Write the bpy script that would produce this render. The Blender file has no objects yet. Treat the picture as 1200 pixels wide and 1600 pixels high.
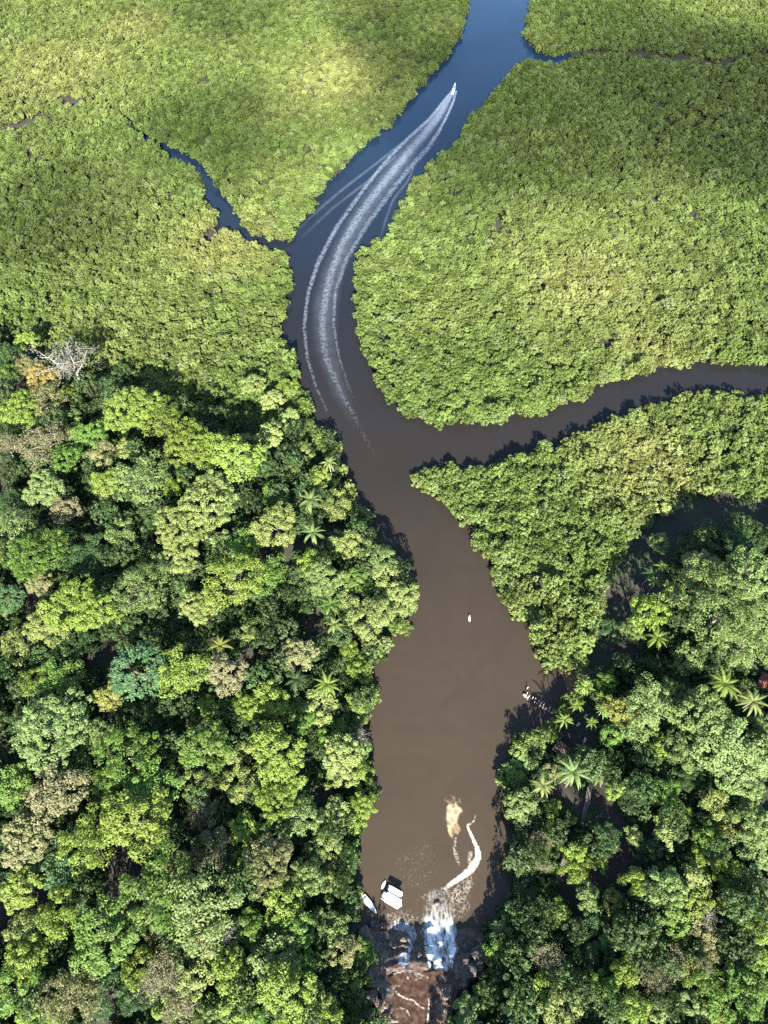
import bpy, math, random
import numpy as np
from mathutils import Vector, Matrix
R_ = math.radians
S = bpy.context.scene
COL = S.collection

# ------------------------------------------------------------------ camera, world, sun, exposure
CAM_H, PITCH, FPX = 300.0, R_(32.3), 1109.0        # drone height, tilt from straight down, focal length in photo pixels
cam = bpy.data.cameras.new('Camera'); camo = bpy.data.objects.new('Camera', cam); COL.objects.link(camo)
cam.sensor_fit = 'VERTICAL'; cam.sensor_height = 36; cam.sensor_width = 27; cam.lens = FPX/1600*36
cam.clip_start = 1; cam.clip_end = 12000
camo.location = (0, 0, CAM_H); camo.rotation_euler = (PITCH, 0, 0)
S.camera = camo
SUN_EL, SUN_AZ = 31.0, 3.0
W = bpy.data.worlds.new('World'); S.world = W; W.use_nodes = True
wn = W.node_tree; bg = wn.nodes['Background']; bg.inputs[1].default_value = 0.063
sk = wn.nodes.new('ShaderNodeTexSky'); sk.sky_type = 'NISHITA'; sk.sun_disc = False
sk.sun_elevation = R_(SUN_EL); sk.sun_rotation = R_(180 - SUN_AZ); sk.air_density = 1.2; sk.dust_density = 0.5; sk.ozone_density = 2.5
wn.links.new(sk.outputs[0], bg.inputs[0])
sl = bpy.data.lights.new('Sun', 'SUN'); slo = bpy.data.objects.new('Sun', sl); COL.objects.link(slo)
sl.energy = 5.0; sl.angle = R_(0.5); sl.color = (1.0, 0.94, 0.83)
slo.rotation_euler = (R_(90 - SUN_EL), 0, R_(SUN_AZ)); slo.location = (0, -200, 400)
S.view_settings.view_transform = 'Standard'; S.view_settings.look = 'None'
S.view_settings.exposure = 2.35; S.view_settings.gamma = 1; S.view_settings.use_curve_mapping = False
S.cycles.max_bounces = 6; S.cycles.diffuse_bounces = 3; S.cycles.transparent_max_bounces = 12
S.cycles.use_denoising = False

rng = np.random.default_rng(7)
random.seed(7)

# ------------------------------------------------------------------ helpers
cp, sp = math.cos(PITCH), math.sin(PITCH)
def at(u, v, z=0.0):
    """photo pixel (1200x1600) -> world point at height z"""
    u = np.asarray(u, float); v = np.asarray(v, float)
    a = (u - 600)/FPX; b = (800 - v)/FPX
    dx, dy, dz = a, b*cp + sp, b*sp - cp
    t = (np.asarray(z, float) - CAM_H)/dz
    return np.stack([dx*t, dy*t, np.zeros_like(dx*t) + z], -1)
def pix(x, y, z=0.0):
    zz = z - CAM_H
    yc = y*cp + zz*sp; dc = y*sp - zz*cp
    return 600 + FPX*x/dc, 800 - FPX*yc/dc
def mpp(u, v, z=0.0):
    p = at(u, v, z); return (p[1]*sp + (CAM_H - z)*cp)/FPX
def sstep(a, b, x):
    t = np.clip((x - a)/(b - a), 0, 1); return t*t*(3 - 2*t)
def vnoise(x, y, seed=0):
    xi = np.floor(x).astype(np.int64); yi = np.floor(y).astype(np.int64)
    fx = x - xi; fy = y - yi; fx = fx*fx*(3 - 2*fx); fy = fy*fy*(3 - 2*fy)
    def h(a, b):
        n = (a*374761393 + b*668265263 + seed*982451653) & 0x7fffffff
        n = ((n ^ (n >> 13))*1274126177) & 0x7fffffff
        return ((n ^ (n >> 16)) & 0xffff)/65535.0
    return (h(xi, yi)*(1-fx) + h(xi+1, yi)*fx)*(1-fy) + (h(xi, yi+1)*(1-fx) + h(xi+1, yi+1)*fx)*fy
def fbm(x, y, sc, octv=4, seed=0):
    s = 0; a = .5; tot = 0
    for i in range(octv):
        s = s + a*vnoise(x/sc*2**i + 37.1*i, y/sc*2**i + 11.7*i, seed + i); tot += a; a *= .5
    return s/tot
def poly_sdf(px, py, poly):
    """signed distance, positive inside"""
    px = np.asarray(px, float); py = np.asarray(py, float)
    d = np.full(px.shape, 1e9); ins = np.zeros(px.shape, bool); n = len(poly)
    for i in range(n):
        ax, ay = poly[i][:2]; bx, by = poly[(i+1) % n][:2]
        ex, ey = bx-ax, by-ay; L = ex*ex + ey*ey + 1e-12
        t = np.clip(((px-ax)*ex + (py-ay)*ey)/L, 0, 1)
        d = np.minimum(d, (px-ax-t*ex)**2 + (py-ay-t*ey)**2)
        c = ((ay > py) != (by > py))
        xx = ax + (py-ay)*ex/np.where(abs(by-ay) < 1e-9, 1e-9, by-ay)
        ins ^= c & (px < xx)
    d = np.sqrt(d); return np.where(ins, d, -d)
def line_dist(px, py, pts):
    d = np.full(np.shape(px), 1e9)
    for (ax, ay), (bx, by) in zip(pts[:-1], pts[1:]):
        ex, ey = bx-ax, by-ay; L = ex*ex + ey*ey + 1e-12
        t = np.clip(((px-ax)*ex + (py-ay)*ey)/L, 0, 1)
        d = np.minimum(d, np.hypot(px-ax-t*ex, py-ay-t*ey))
    return d
def wpoly(pts, z): return [tuple(at(u, v, z)[:2]) for u, v in pts]

def mesh(name, V, F, mat=None, smooth=False):
    """V (n,3) array, F (m,k) array of equal-sized faces or a list of lists"""
    me = bpy.data.meshes.new(name)
    V = np.asarray(V, np.float32)
    if isinstance(F, np.ndarray):
        m, k = F.shape
        me.vertices.add(len(V)); me.vertices.foreach_set('co', V.ravel())
        me.loops.add(m*k); me.loops.foreach_set('vertex_index', F.astype(np.int32).ravel())
        me.polygons.add(m); me.polygons.foreach_set('loop_start', np.arange(0, m*k, k, dtype=np.int32))
        me.polygons.foreach_set('loop_total', np.full(m, k, np.int32))
        me.update(calc_edges=True); me.validate()
    else:
        me.from_pydata([tuple(map(float, v)) for v in V], [], F); me.update()
    if mat: me.materials.append(mat)
    if smooth: me.polygons.foreach_set('use_smooth', [True]*len(me.polygons))
    return me
def link(name, me, parent=None, loc=None):
    o = bpy.data.objects.new(name, me); COL.objects.link(o)
    if parent: o.parent = parent
    if loc is not None: o.location = loc
    return o
def empty(name, loc, rz=0.0):
    o = bpy.data.objects.new(name, None); COL.objects.link(o)
    o.empty_display_size = .5; o.location = tuple(map(float, loc)); o.rotation_euler = (0, 0, rz); return o
def tag(o, label=None, cat=None, group=None, kind=None):
    if label: o['label'] = label
    if cat: o['category'] = cat
    if group: o['group'] = group
    if kind: o['kind'] = kind
    return o
class MB:
    """collects simple solids into one mesh"""
    def __init__(s): s.V = []; s.F = []
    def add(s, V, F):
        n = len(s.V); s.V += [tuple(v) for v in V]; s.F += [[i+n for i in f] for f in F]
    def box(s, c, d, rz=0, taper=1.0):
        V = []
        for z in (-.5, .5):
            k = taper if z > 0 else 1
            for x, y in ((-.5, -.5), (.5, -.5), (.5, .5), (-.5, .5)):
                X, Y = x*d[0]*k, y*d[1]*k
                V.append((c[0] + X*math.cos(rz) - Y*math.sin(rz), c[1] + X*math.sin(rz) + Y*math.cos(rz), c[2] + z*d[2]))
        s.add(V, [[3,2,1,0],[4,5,6,7],[0,1,5,4],[1,2,6,5],[2,3,7,6],[3,0,4,7]])
    def tube(s, P, Rr, n=7):
        P = [Vector(p) for p in P]; V = []; F = []
        for i, p in enumerate(P):
            d = (P[min(i+1, len(P)-1)] - P[max(i-1, 0)]).normalized()
            a = d.orthogonal().normalized() if abs(d.z) > .95 else d.cross(Vector((0, 0, 1))).normalized()
            b = d.cross(a)
            for k in range(n):
                t = 2*math.pi*k/n; V.append(p + (a*math.cos(t) + b*math.sin(t))*Rr[i])
        for i in range(len(P)-1):
            for k in range(n):
                F.append([i*n+k, i*n+(k+1) % n, (i+1)*n+(k+1) % n, (i+1)*n+k])
        F.append(list(range(n))[::-1]); F.append([(len(P)-1)*n + k for k in range(n)])
        s.add(V, F)
    def mesh(s, name, mat, smooth=False): return mesh(name, s.V, s.F, mat, smooth)
    def link(s, name, mat, parent=None, smooth=False): return link(name, s.mesh(name, mat, smooth), parent)

# ------------------------------------------------------------------ materials
def mat_new(name):
    m = bpy.data.materials.new(name); m.use_nodes = True
    nt = m.node_tree; nt.nodes.clear()
    out = nt.nodes.new('ShaderNodeOutputMaterial')
    return m, nt, out
def N(nt, t, **kw):
    n = nt.nodes.new(t)
    for k, v in kw.items():
        if k.startswith('i_'):
            key = k[2:]; n.inputs[int(key) if key.isdigit() else key].default_value = v
        else: setattr(n, k, v)
    return n
def noise(nt, scale, detail=3, rough=.55, vec=None):
    n = N(nt, 'ShaderNodeTexNoise'); n.inputs['Scale'].default_value = scale
    n.inputs['Detail'].default_value = detail; n.inputs['Roughness'].default_value = rough
    if vec is not None: nt.links.new(vec, n.inputs['Vector'])
    return n
def ramp(nt, fac, stops):
    r = N(nt, 'ShaderNodeValToRGB'); e = r.color_ramp.elements
    while len(e) < len(stops): e.new(0.5)
    for k, (p, c) in zip(e, stops): k.position = p; k.color = (*c, 1)
    nt.links.new(fac, r.inputs[0]); return r
def math_(nt, op, a, b=None, clamp=False):
    n = N(nt, 'ShaderNodeMath', operation=op, use_clamp=clamp)
    for i, x in enumerate((a, b)):
        if x is None: continue
        if isinstance(x, (int, float)): n.inputs[i].default_value = x
        else: nt.links.new(x, n.inputs[i])
    return n.outputs[0]
def mixc(nt, fac, a, b, blend='MIX'):
    n = N(nt, 'ShaderNodeMix', data_type='RGBA', blend_type=blend)
    for i, x in ((0, fac), (6, a), (7, b)):
        if isinstance(x, (int, float)): n.inputs[i].default_value = x
        elif isinstance(x, tuple): n.inputs[i].default_value = (*x, 1)
        else: nt.links.new(x, n.inputs[i])
    return n.outputs[2]
def mrange(nt, x, a, b, c=0., d=1.):
    n = N(nt, 'ShaderNodeMapRange'); nt.links.new(x, n.inputs[0])
    for i, v in enumerate((a, b, c, d)): n.inputs[i+1].default_value = v
    return n.outputs[0]

SUN_GAPS = [(515,125,80), (60,110,105), (200,40,60), (960,430,95), (1010,545,50), (330,380,60), (1000,720,45)]   # sunlit cloud gaps painted into the leaf colour, photo pixel and radius in metres
def leaf_mat(name, c0, c1, hue=0.0, patches=None, trans=.28, vary=.55):
    """c0/c1: the darker and lighter leaf colour of the species"""
    m, nt, out = mat_new(name)
    geo = N(nt, 'ShaderNodeNewGeometry'); oi = N(nt, 'ShaderNodeObjectInfo')
    n1 = noise(nt, .35, 2, .6, geo.outputs['Position'])
    f = math_(nt, 'ADD', math_(nt, 'MULTIPLY', geo.outputs['Random Per Island'], .45), math_(nt, 'MULTIPLY', n1.outputs[0], .55))
    f = math_(nt, 'ADD', f, math_(nt, 'MULTIPLY', math_(nt, 'SUBTRACT', oi.outputs['Random'], .5), vary), True)
    c = mixc(nt, f, c0, c1)
    if patches:                                             # yellower canopy at random, plus painted sunlight where the clouds part
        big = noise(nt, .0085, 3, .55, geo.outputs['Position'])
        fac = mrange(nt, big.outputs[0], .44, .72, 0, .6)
        for (pu, pv, rad) in SUN_GAPS:
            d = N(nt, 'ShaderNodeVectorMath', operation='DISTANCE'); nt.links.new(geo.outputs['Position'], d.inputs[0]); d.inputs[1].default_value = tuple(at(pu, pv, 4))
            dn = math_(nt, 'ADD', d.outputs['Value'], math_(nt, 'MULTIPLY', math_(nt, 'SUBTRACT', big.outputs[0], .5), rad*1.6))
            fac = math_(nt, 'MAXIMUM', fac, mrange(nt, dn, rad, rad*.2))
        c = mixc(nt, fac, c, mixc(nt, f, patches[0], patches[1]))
        # single grey or olive crowns scattered among the green ones
        c = mixc(nt, mrange(nt, oi.outputs['Random'], .94, .98, 0, .6), c, (.15, .165, .085))
    hsv = N(nt, 'ShaderNodeHueSaturation'); nt.links.new(c, hsv.inputs['Color'])
    nt.links.new(mrange(nt, oi.outputs['Random'], 0, 1, .5-hue, .5+hue), hsv.inputs['Hue'])
    pb = N(nt, 'ShaderNodeBsdfPrincipled'); pb.inputs['Roughness'].default_value = .55
    pb.inputs['Specular IOR Level'].default_value = .3
    nt.links.new(hsv.outputs[0], pb.inputs['Base Color'])
    tr = N(nt, 'ShaderNodeBsdfTranslucent'); nt.links.new(mixc(nt, .5, hsv.outputs[0], (.12, .2, .02)), tr.inputs[0])
    mx = N(nt, 'ShaderNodeMixShader'); mx.inputs[0].default_value = trans
    nt.links.new(pb.outputs[0], mx.inputs[1]); nt.links.new(tr.outputs[0], mx.inputs[2])
    nt.links.new(mx.outputs[0], out.inputs[0]); return m

SPEC = {  # species look: (dark leaf, light leaf, words)
 'green':  ((.055,.108,.018), (.118,.195,.036), 'mid-green'),
 'yg':     ((.088,.138,.020), (.175,.235,.042), 'bright yellow-green'),
 'pale':   ((.115,.155,.040), (.215,.255,.082), 'pale yellow-green'),
 'sage':   ((.082,.130,.036), (.168,.225,.075), 'dusty sage-green'),
 'dark':   ((.022,.052,.016), (.055,.100,.032), 'dark green'),
 'blue':   ((.048,.112,.045), (.110,.195,.085), 'cool sea-green'),
 'tan':    ((.120,.130,.050), (.215,.215,.092), 'olive'),
 'orange': ((.165,.135,.035), (.270,.215,.070), 'orange-brown'),
 'pink':   ((.130,.130,.060), (.240,.225,.120), 'dry pinkish-beige'),
 'gold':   ((.130,.150,.026), (.235,.235,.060), 'golden yellow'),
 'grey':   ((.13,.135,.11), (.24,.235,.20), 'bare grey-white'),
}
LEAF = {k: leaf_mat('leaf_'+k, *[tuple(c*(1.14 if k in ('green', 'yg', 'pale', 'sage', 'blue') else 1) for c in q) for q in (a, b)], .012, trans=.33) for k, (a, b, w) in SPEC.items()}
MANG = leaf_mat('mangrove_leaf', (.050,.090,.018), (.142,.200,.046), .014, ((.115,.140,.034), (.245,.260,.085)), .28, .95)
UNDER = leaf_mat('undergrowth_leaf', (.020,.044,.014), (.060,.098,.028), .02)

def surf(name, c0, c1, scale=1., rough=.8, bump=.0, detail=5, spec=.3, coord='pos', metal=0):
    m, nt, out = mat_new(name)
    geo = N(nt, 'ShaderNodeNewGeometry'); tc = N(nt, 'ShaderNodeTexCoord')
    v = geo.outputs['Position'] if coord == 'pos' else tc.outputs['Object']
    n = noise(nt, scale, detail, .6, v)
    c = mixc(nt, mrange(nt, n.outputs[0], .3, .7), c0, c1)
    pb = N(nt, 'ShaderNodeBsdfPrincipled'); pb.inputs['Roughness'].default_value = rough
    pb.inputs['Specular IOR Level'].default_value = spec; pb.inputs['Metallic'].default_value = metal
    nt.links.new(c, pb.inputs['Base Color'])
    if bump:
        b = N(nt, 'ShaderNodeBump'); b.inputs['Strength'].default_value = bump; b.inputs['Distance'].default_value = .3
        nt.links.new(n.outputs[0], b.inputs['Height']); nt.links.new(b.outputs[0], pb.inputs['Normal'])
    nt.links.new(pb.outputs[0], out.inputs[0]); return m
BARK = surf('bark', (.13,.11,.09), (.24,.21,.18), 2.)
MBARK = surf('mangrove_bark', (.030,.026,.018), (.06,.05,.036), 2.)
PALE_BARK = surf('pale_bark', (.17,.16,.14), (.31,.29,.26), 2.)
WHITE = surf('white_gelcoat', (.72,.73,.74), (.82,.82,.81), 3., .3, spec=.5, coord='obj')
CANVAS = surf('white_canvas', (.74,.74,.73), (.84,.84,.83), 1.5, .7, .1, coord='obj')
BLUECAN = surf('blue_canvas', (.06,.30,.48), (.10,.40,.58), 1.5, .6, coord='obj')
DARKM = surf('dark_metal', (.02,.02,.022), (.05,.05,.055), 4., .4, coord='obj')
STEEL = surf('steel_tube', (.45,.45,.46), (.6,.6,.6), 4., .3, metal=.8, coord='obj')
WOOD = surf('grey_wood', (.085,.078,.072), (.15,.14,.13), 3., .85, .2)
POSTW = surf('post_wood', (.45,.41,.36), (.65,.60,.54), 3., .85, .2)
TILE = surf('terracotta_tile', (.12,.038,.028), (.20,.075,.048), 1.2, .8, .3)
THATCH = surf('thatch', (.045,.033,.026), (.10,.072,.056), 2.5, .9, .4)
PLASTER = surf('plaster', (.5,.46,.4), (.65,.61,.55), .8, .8)
SKIN = surf('skin', (.25,.15,.10), (.30,.18,.12), 3., .6, coord='obj')
SHIRT = surf('white_shirt', (.7,.7,.72), (.8,.8,.8), 3., .8, coord='obj')
SHORTS = surf('dark_shorts', (.05,.06,.09), (.08,.09,.12), 3., .8, coord='obj')
CREAM = surf('cream_board', (.72,.62,.48), (.82,.74,.62), 2., .35, coord='obj')

# ------------------------------------------------------------------ map of the place, traced on the photograph and laid on the ground
LEFT = [(732,-60),(731,0),(724,45),(700,84),(662,126),(616,182),(590,207),(562,228),(530,266),(506,288),(486,328),(462,350),(456,366),
        (432,376),(415,374),(392,366),(372,345),(360,318),(340,296),(322,266),(296,246),(255,226),(222,203),(196,174),(150,152),(140,153),
        (170,166),(188,184),(208,208),(250,234),(288,254),(313,274),(320,306),(328,324),(346,352),(372,366),(394,380),(425,388),
        (441,394),(452,436),(450,468),(434,522),(434,536),(452,562),(472,612),(482,640),(506,690),(522,712),(541,742),(552,792),(576,818),
        (600,850),(620,885),(646,928),(634,968),(604,1012),(580,1030),(576,1060),(580,1085),(574,1112),(556,1140),(574,1185),(584,1240),
        (562,1290),(552,1350),(562,1395),(556,1420),(572,1442),(600,1452)]
RIGHT = [(660,1456),(720,1462),(752,1470),(772,1436),(806,1390),(802,1290),(796,1205),(822,1158),(858,1148),(872,1118),(894,1088),(918,1052),
        (905,1036),(868,1042),(852,1032),(830,985),(792,938),(766,882),(742,820),(692,778),(668,758),(650,738),(668,724),(702,716),(740,724),
        (834,698),(940,656),(1000,628),(1100,606),(1200,611),(1280,620),(1280,585),(1200,573),(1100,566),(1040,576),(950,598),(850,642),(760,660),
        (680,664),(640,650),(600,610),(576,562),(562,520),(558,450),(560,402),(614,366),(620,330),(640,292),(656,275),(692,242),(722,214),
        (736,184),(770,152),(790,122),(826,86),(850,92),(878,96),(892,88),(888,80),(862,86),(838,78),(822,52),(826,20),(836,0),(842,-60)]
LEFT = [(u+3, v-4) if 13 <= i <= 21 else (u-2, v+3) if 29 <= i <= 37 else (u, v) for i, (u, v) in enumerate(LEFT)]
RIGHT = [(u, v+13) if 605 <= v <= 760 and i in range(21, 33) else (u, v-4) if i in range(31, 40) else (u, v+6) if i in range(54, 58) else (u, v) for i, (u, v) in enumerate(RIGHT)]
ZB = 2.5
WATER = wpoly(LEFT + RIGHT, ZB)
FOREST_L = wpoly([(-400,470),(-60,520),(60,545),(150,600),(200,590),(300,640),(390,680),(430,690),(470,700),(520,712),(541,742),(552,792),(576,818),
        (600,850),(646,928),(634,968),(604,1012),(580,1030),(576,1060),(580,1085),(556,1140),(574,1185),(584,1240),(562,1290),(552,1350),(562,1395),
        (556,1420),(566,1450),(575,1500),(600,1540),(604,1600),(590,1900),(-900,1900),(-900,470)], 0)
FOREST_R = wpoly([(752,1470),(772,1436),(806,1390),(802,1290),(796,1205),(822,1158),(858,1148),(872,1118),(894,1088),(918,1062),(1000,1040),(1006,960),
        (1008,890),(1040,850),(1090,838),(1160,832),(1200,815),(1300,800),(2000,800),(2000,1900),(690,1900),(684,1600),(700,1560),(740,1520)], 0)
MUD = wpoly([(905,1045),(928,1005),(944,970),(954,925),(966,884),(990,850),(1026,818),(1080,786),(1130,782),(1165,790),(1200,786),(1260,790),(1260,836),
        (1160,842),(1090,846),(1048,856),(1016,892),(1012,960),(1008,1020),(985,1045),(935,1062),(918,1060)], 0)
CLEAR = wpoly([(850,1152),(856,1112),(866,1096),(884,1082),(895,1095),(915,1078),(932,1100),(934,1135),(925,1165),(900,1190),(860,1195),(845,1180)], 1)
WALK = [tuple(at(u, v, 5)[:2]) for u, v in ((920,1232),(914,1262),(909,1288),(893,1305),(884,1335),(872,1375),(862,1410),(851,1455),(844,1495))]
ROCKP = wpoly([(560,1428),(590,1432),(655,1436),(720,1448),(750,1455),(765,1475),(752,1520),(715,1545),(700,1580),(694,1640),(690,1760),(596,1760),(598,1600),(592,1560),(580,1530),(560,1490),(552,1450)], 3)

def rock_h(u, v):
    """height of the rock shelf under the falls, over photo pixels"""
    n = fbm(u, v, 26, 4, 3); n2 = fbm(u, v, 9, 3, 9)
    t = sstep(1438, 1526, v + (n-.5)*26 - 10*sstep(640, 590, u))
    z = 7.0*t**.85
    z = .45*z + .55*np.round(z/1.35)*1.35 + (n2-.5)*1.7*(.25+t*(1-t)*3) + (n-.5)*1.5
    ch = sstep(22, 8, np.abs(u - (690 - .02*(v-1480)))) * sstep(1560, 1520, v)
    z = z - ch*1.3 - .9*sstep(1450, 1425, v)
    z = z + .9*np.exp(-((v-1527)/6.0)**2)*(fbm(u, v, 7, 2, 12)-.35)*2
    up = sstep(1528, 1545, v)
    z = z*(1-up) + up*(6.72 + (n2-.5)*1.7 + (n-.5)*2.4 + 1.6*sstep(28, 46, np.abs(u-645)) + 1.0*sstep(640, 600, u))
    return z
UP_Z = 7.0

def ground_z(x, y):
    d = -poly_sdf(x, y, WATER)
    fl = np.maximum(poly_sdf(x, y, FOREST_L), poly_sdf(x, y, FOREST_R))
    f = sstep(-2, 14, fl)
    z = -2.2 + 2.7*sstep(-3, 5.0, d) + f*6.5*sstep(3, 42, d) + .5*(fbm(x, y, 30, 3, 5)-.5)*f
    south = sstep(75, 5, y)*sstep(2, 16, d); z = z + south*2.2*f
    r = poly_sdf(x, y, ROCKP)
    u, v = pix(x, y, 4.0)
    z = np.where(r > -1.5, np.minimum(z, rock_h(u, v) - 1.6), z)
    return z

# ------------------------------------------------------------------ thin clouds high behind the drone; their soft shade lies on the far mangrove
cm, nt, out = mat_new('cloud_vapour')
pv = N(nt, 'ShaderNodeVolumePrincipled'); pv.inputs['Color'].default_value = (.95, .95, .96, 1); pv.inputs['Density'].default_value = .009
nt.links.new(pv.outputs[0], out.inputs['Volume'])
def cloud(u, v, rx, ry, label, seed, thick=34.):
    import bmesh
    tx, ty, _ = at(u, v, 5); k = 900/math.tan(R_(SUN_EL)); c = (tx + k*math.sin(R_(SUN_AZ)), ty - k*math.cos(R_(SUN_AZ)), 905)
    b = bmesh.new(); bmesh.ops.create_icosphere(b, subdivisions=4, radius=1); g = np.random.default_rng(seed).uniform(0, 6, 6)
    for vt in b.verts:
        a = math.atan2(vt.co.y, vt.co.x); w = 1 + .16*math.sin(3*a+g[0]) + .12*math.sin(5*a+g[1]) + .08*math.sin(8*a+g[2])
        vt.co = (vt.co.x*rx*w, vt.co.y*ry*w, vt.co.z*thick*(1 + .25*math.sin(vt.co.x*4+g[3]) + .25*math.sin(vt.co.y*5+g[4])))
    me = bpy.data.meshes.new('cloud'); b.to_mesh(me); b.free(); me.materials.append(cm)
    tag(link('cloud', me, None, c), label, kind='stuff')
cloud(1000, 150, 215, 150, 'thin cloud shading the upper right mangrove', 1, 40)
cloud(345, 200, 75, 42, 'small thin cloud shading the mangrove right of the left creek', 2)
cloud(650, 40, 85, 75, 'thin cloud shading the top bank left of the river', 3)
cloud(330, 20, 80, 30, 'thin cloud shading the upper left corner', 4, 26)
cloud(80, 330, 70, 45, 'thin cloud shading the left mangrove below the creek', 5, 26)

# ------------------------------------------------------------------ ground and water sheets
def axis(lo, hi, step, far):
    a = np.arange(lo, hi + step, step); k = [step*1.35**i for i in range(1, 40)]
    c = np.cumsum(k); c = c[c < far]
    return np.concatenate([(lo - c)[::-1], a, hi + c])
GX = axis(-440, 440, 2.0, 5000); GY = axis(-70, 830, 2.0, 5000)
X, Y = np.meshgrid(GX, GY); Z = ground_z(X, Y)
def gz(x, y): return float(ground_z(np.array([x]), np.array([y]))[0])
ny, nx = X.shape
idx = np.arange(ny*nx).reshape(ny, nx)
Q = np.stack([idx[:-1,:-1], idx[:-1,1:], idx[1:,1:], idx[1:,:-1]], -1).reshape(-1, 4)
gm, nt, out = mat_new('forest_soil')
geo = N(nt, 'ShaderNodeNewGeometry')
n1 = noise(nt, .5, 5, .65, geo.outputs['Position']); n2 = noise(nt, .06, 3, .5, geo.outputs['Position'])
c = ramp(nt, n1.outputs[0], [(.3, (.016,.014,.011)), (.55, (.032,.026,.019)), (.8, (.062,.048,.034))]).outputs[0]
c = mixc(nt, mrange(nt, n2.outputs[0], .45, .65), c, (.022,.034,.013))
pb = N(nt, 'ShaderNodeBsdfPrincipled'); pb.inputs['Roughness'].default_value = .9
bm = N(nt, 'ShaderNodeBump'); bm.inputs['Strength'].default_value = .5; nt.links.new(n1.outputs[0], bm.inputs['Height'])
nt.links.new(bm.outputs[0], pb.inputs['Normal']); nt.links.new(c, pb.inputs['Base Color']); nt.links.new(pb.outputs[0], out.inputs[0])
tag(link('ground', mesh('ground', np.stack([X, Y, Z], -1).reshape(-1, 3), Q, gm, True)), 'dark forest soil and mud under the trees', kind='structure')

wm, nt, out = mat_new('river_water')
geo = N(nt, 'ShaderNodeNewGeometry'); sep = N(nt, 'ShaderNodeSeparateXYZ'); nt.links.new(geo.outputs['Position'], sep.inputs[0])
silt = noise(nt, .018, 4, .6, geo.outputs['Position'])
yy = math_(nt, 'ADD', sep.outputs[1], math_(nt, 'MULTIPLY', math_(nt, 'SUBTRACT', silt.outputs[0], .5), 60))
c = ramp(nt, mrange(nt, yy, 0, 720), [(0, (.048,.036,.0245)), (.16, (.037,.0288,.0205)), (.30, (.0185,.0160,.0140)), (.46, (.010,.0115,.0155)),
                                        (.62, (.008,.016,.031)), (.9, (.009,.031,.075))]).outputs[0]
fine = noise(nt, .55, 3, .6, geo.outputs['Position']); big = noise(nt, .035, 4, .6, geo.outputs['Position']); big.inputs['Distortion'].default_value = 2.2
c = mixc(nt, mrange(nt, big.outputs[0], .35, .7, 0, .45), c, mixc(nt, .5, c, (.016,.014,.013)))          # swirls of clearer, darker water
pb = N(nt, 'ShaderNodeBsdfPrincipled'); pb.inputs['Roughness'].default_value = .11; pb.inputs['IOR'].default_value = 1.33
nt.links.new(c, pb.inputs['Base Color'])
bm = N(nt, 'ShaderNodeBump'); bm.inputs['Distance'].default_value = .25
nt.links.new(mrange(nt, sep.outputs[1], 80, 620, .05, .42), bm.inputs['Strength'])
nt.links.new(fine.outputs[0], bm.inputs['Height']); nt.links.new(bm.outputs[0], pb.inputs['Normal'])
nt.links.new(pb.outputs[0], out.inputs[0])
wx, wy = np.meshgrid(np.linspace(-5000, 5000, 21), np.linspace(-5000, 5000, 21)); wi = np.arange(441).reshape(21, 21)
tag(link('water', mesh('water', np.stack([wx, wy, wx*0], -1).reshape(-1, 3),
    np.stack([wi[:-1,:-1], wi[:-1,1:], wi[1:,1:], wi[1:,:-1]], -1).reshape(-1, 4), wm)), 'brown river turning blue upstream', kind='structure')

# ------------------------------------------------------------------ rock shelf, upstream river
uu, vv = np.meshgrid(np.arange(546, 782, 1.7), np.arange(1418, 1765, 1.7))
zr = rock_h(uu, vv)
P0 = at(uu, vv, 3); rs = poly_sdf(P0[..., 0], P0[..., 1], ROCKP)
zr = zr - 4.0*sstep(2.5, -4.5, rs + (fbm(uu, vv, 14, 3, 8)-.5)*4)
PR = at(uu, vv, zr)
ri = np.arange(uu.size).reshape(uu.shape); keep = (rs > -6.5)
q = np.stack([ri[:-1,:-1], ri[1:,:-1], ri[1:,1:], ri[:-1,1:]], -1)
kq = keep[:-1,:-1] & keep[1:,1:]
rm, nt, out = mat_new('wet_rock')
geo = N(nt, 'ShaderNodeNewGeometry'); n1 = noise(nt, .9, 6, .65, geo.outputs['Position']); n2 = noise(nt, .22, 3, .5, geo.outputs['Position'])
c = ramp(nt, n1.outputs[0], [(.30, (.022,.015,.012)), (.5, (.075,.045,.032)), (.72, (.16,.11,.085))]).outputs[0]
c = mixc(nt, mrange(nt, n2.outputs[0], .42, .6), c, mixc(nt, n1.outputs[0], (.014,.012,.012), (.07,.056,.052)))
pb = N(nt, 'ShaderNodeBsdfPrincipled'); nt.links.new(c, pb.inputs['Base Color']); nt.links.new(mrange(nt, n2.outputs[0], .3, .7, .7, .3), pb.inputs['Roughness'])
bm = N(nt, 'ShaderNodeBump'); bm.inputs['Strength'].default_value = .8; bm.inputs['Distance'].default_value = .4
nt.links.new(n1.outputs[0], bm.inputs['Height']); nt.links.new(bm.outputs[0], pb.inputs['Normal']); nt.links.new(pb.outputs[0], out.inputs[0])
used = q[kq]; remap = np.full(uu.size, -1); ids = np.unique(used); remap[ids] = np.arange(len(ids))
tag(link('rock_ledge', mesh('rock_ledge', PR.reshape(-1, 3)[ids], remap[used], rm)),
    'stepped reddish-brown rock ledge the waterfall pours over', 'rock ledge')

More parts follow.
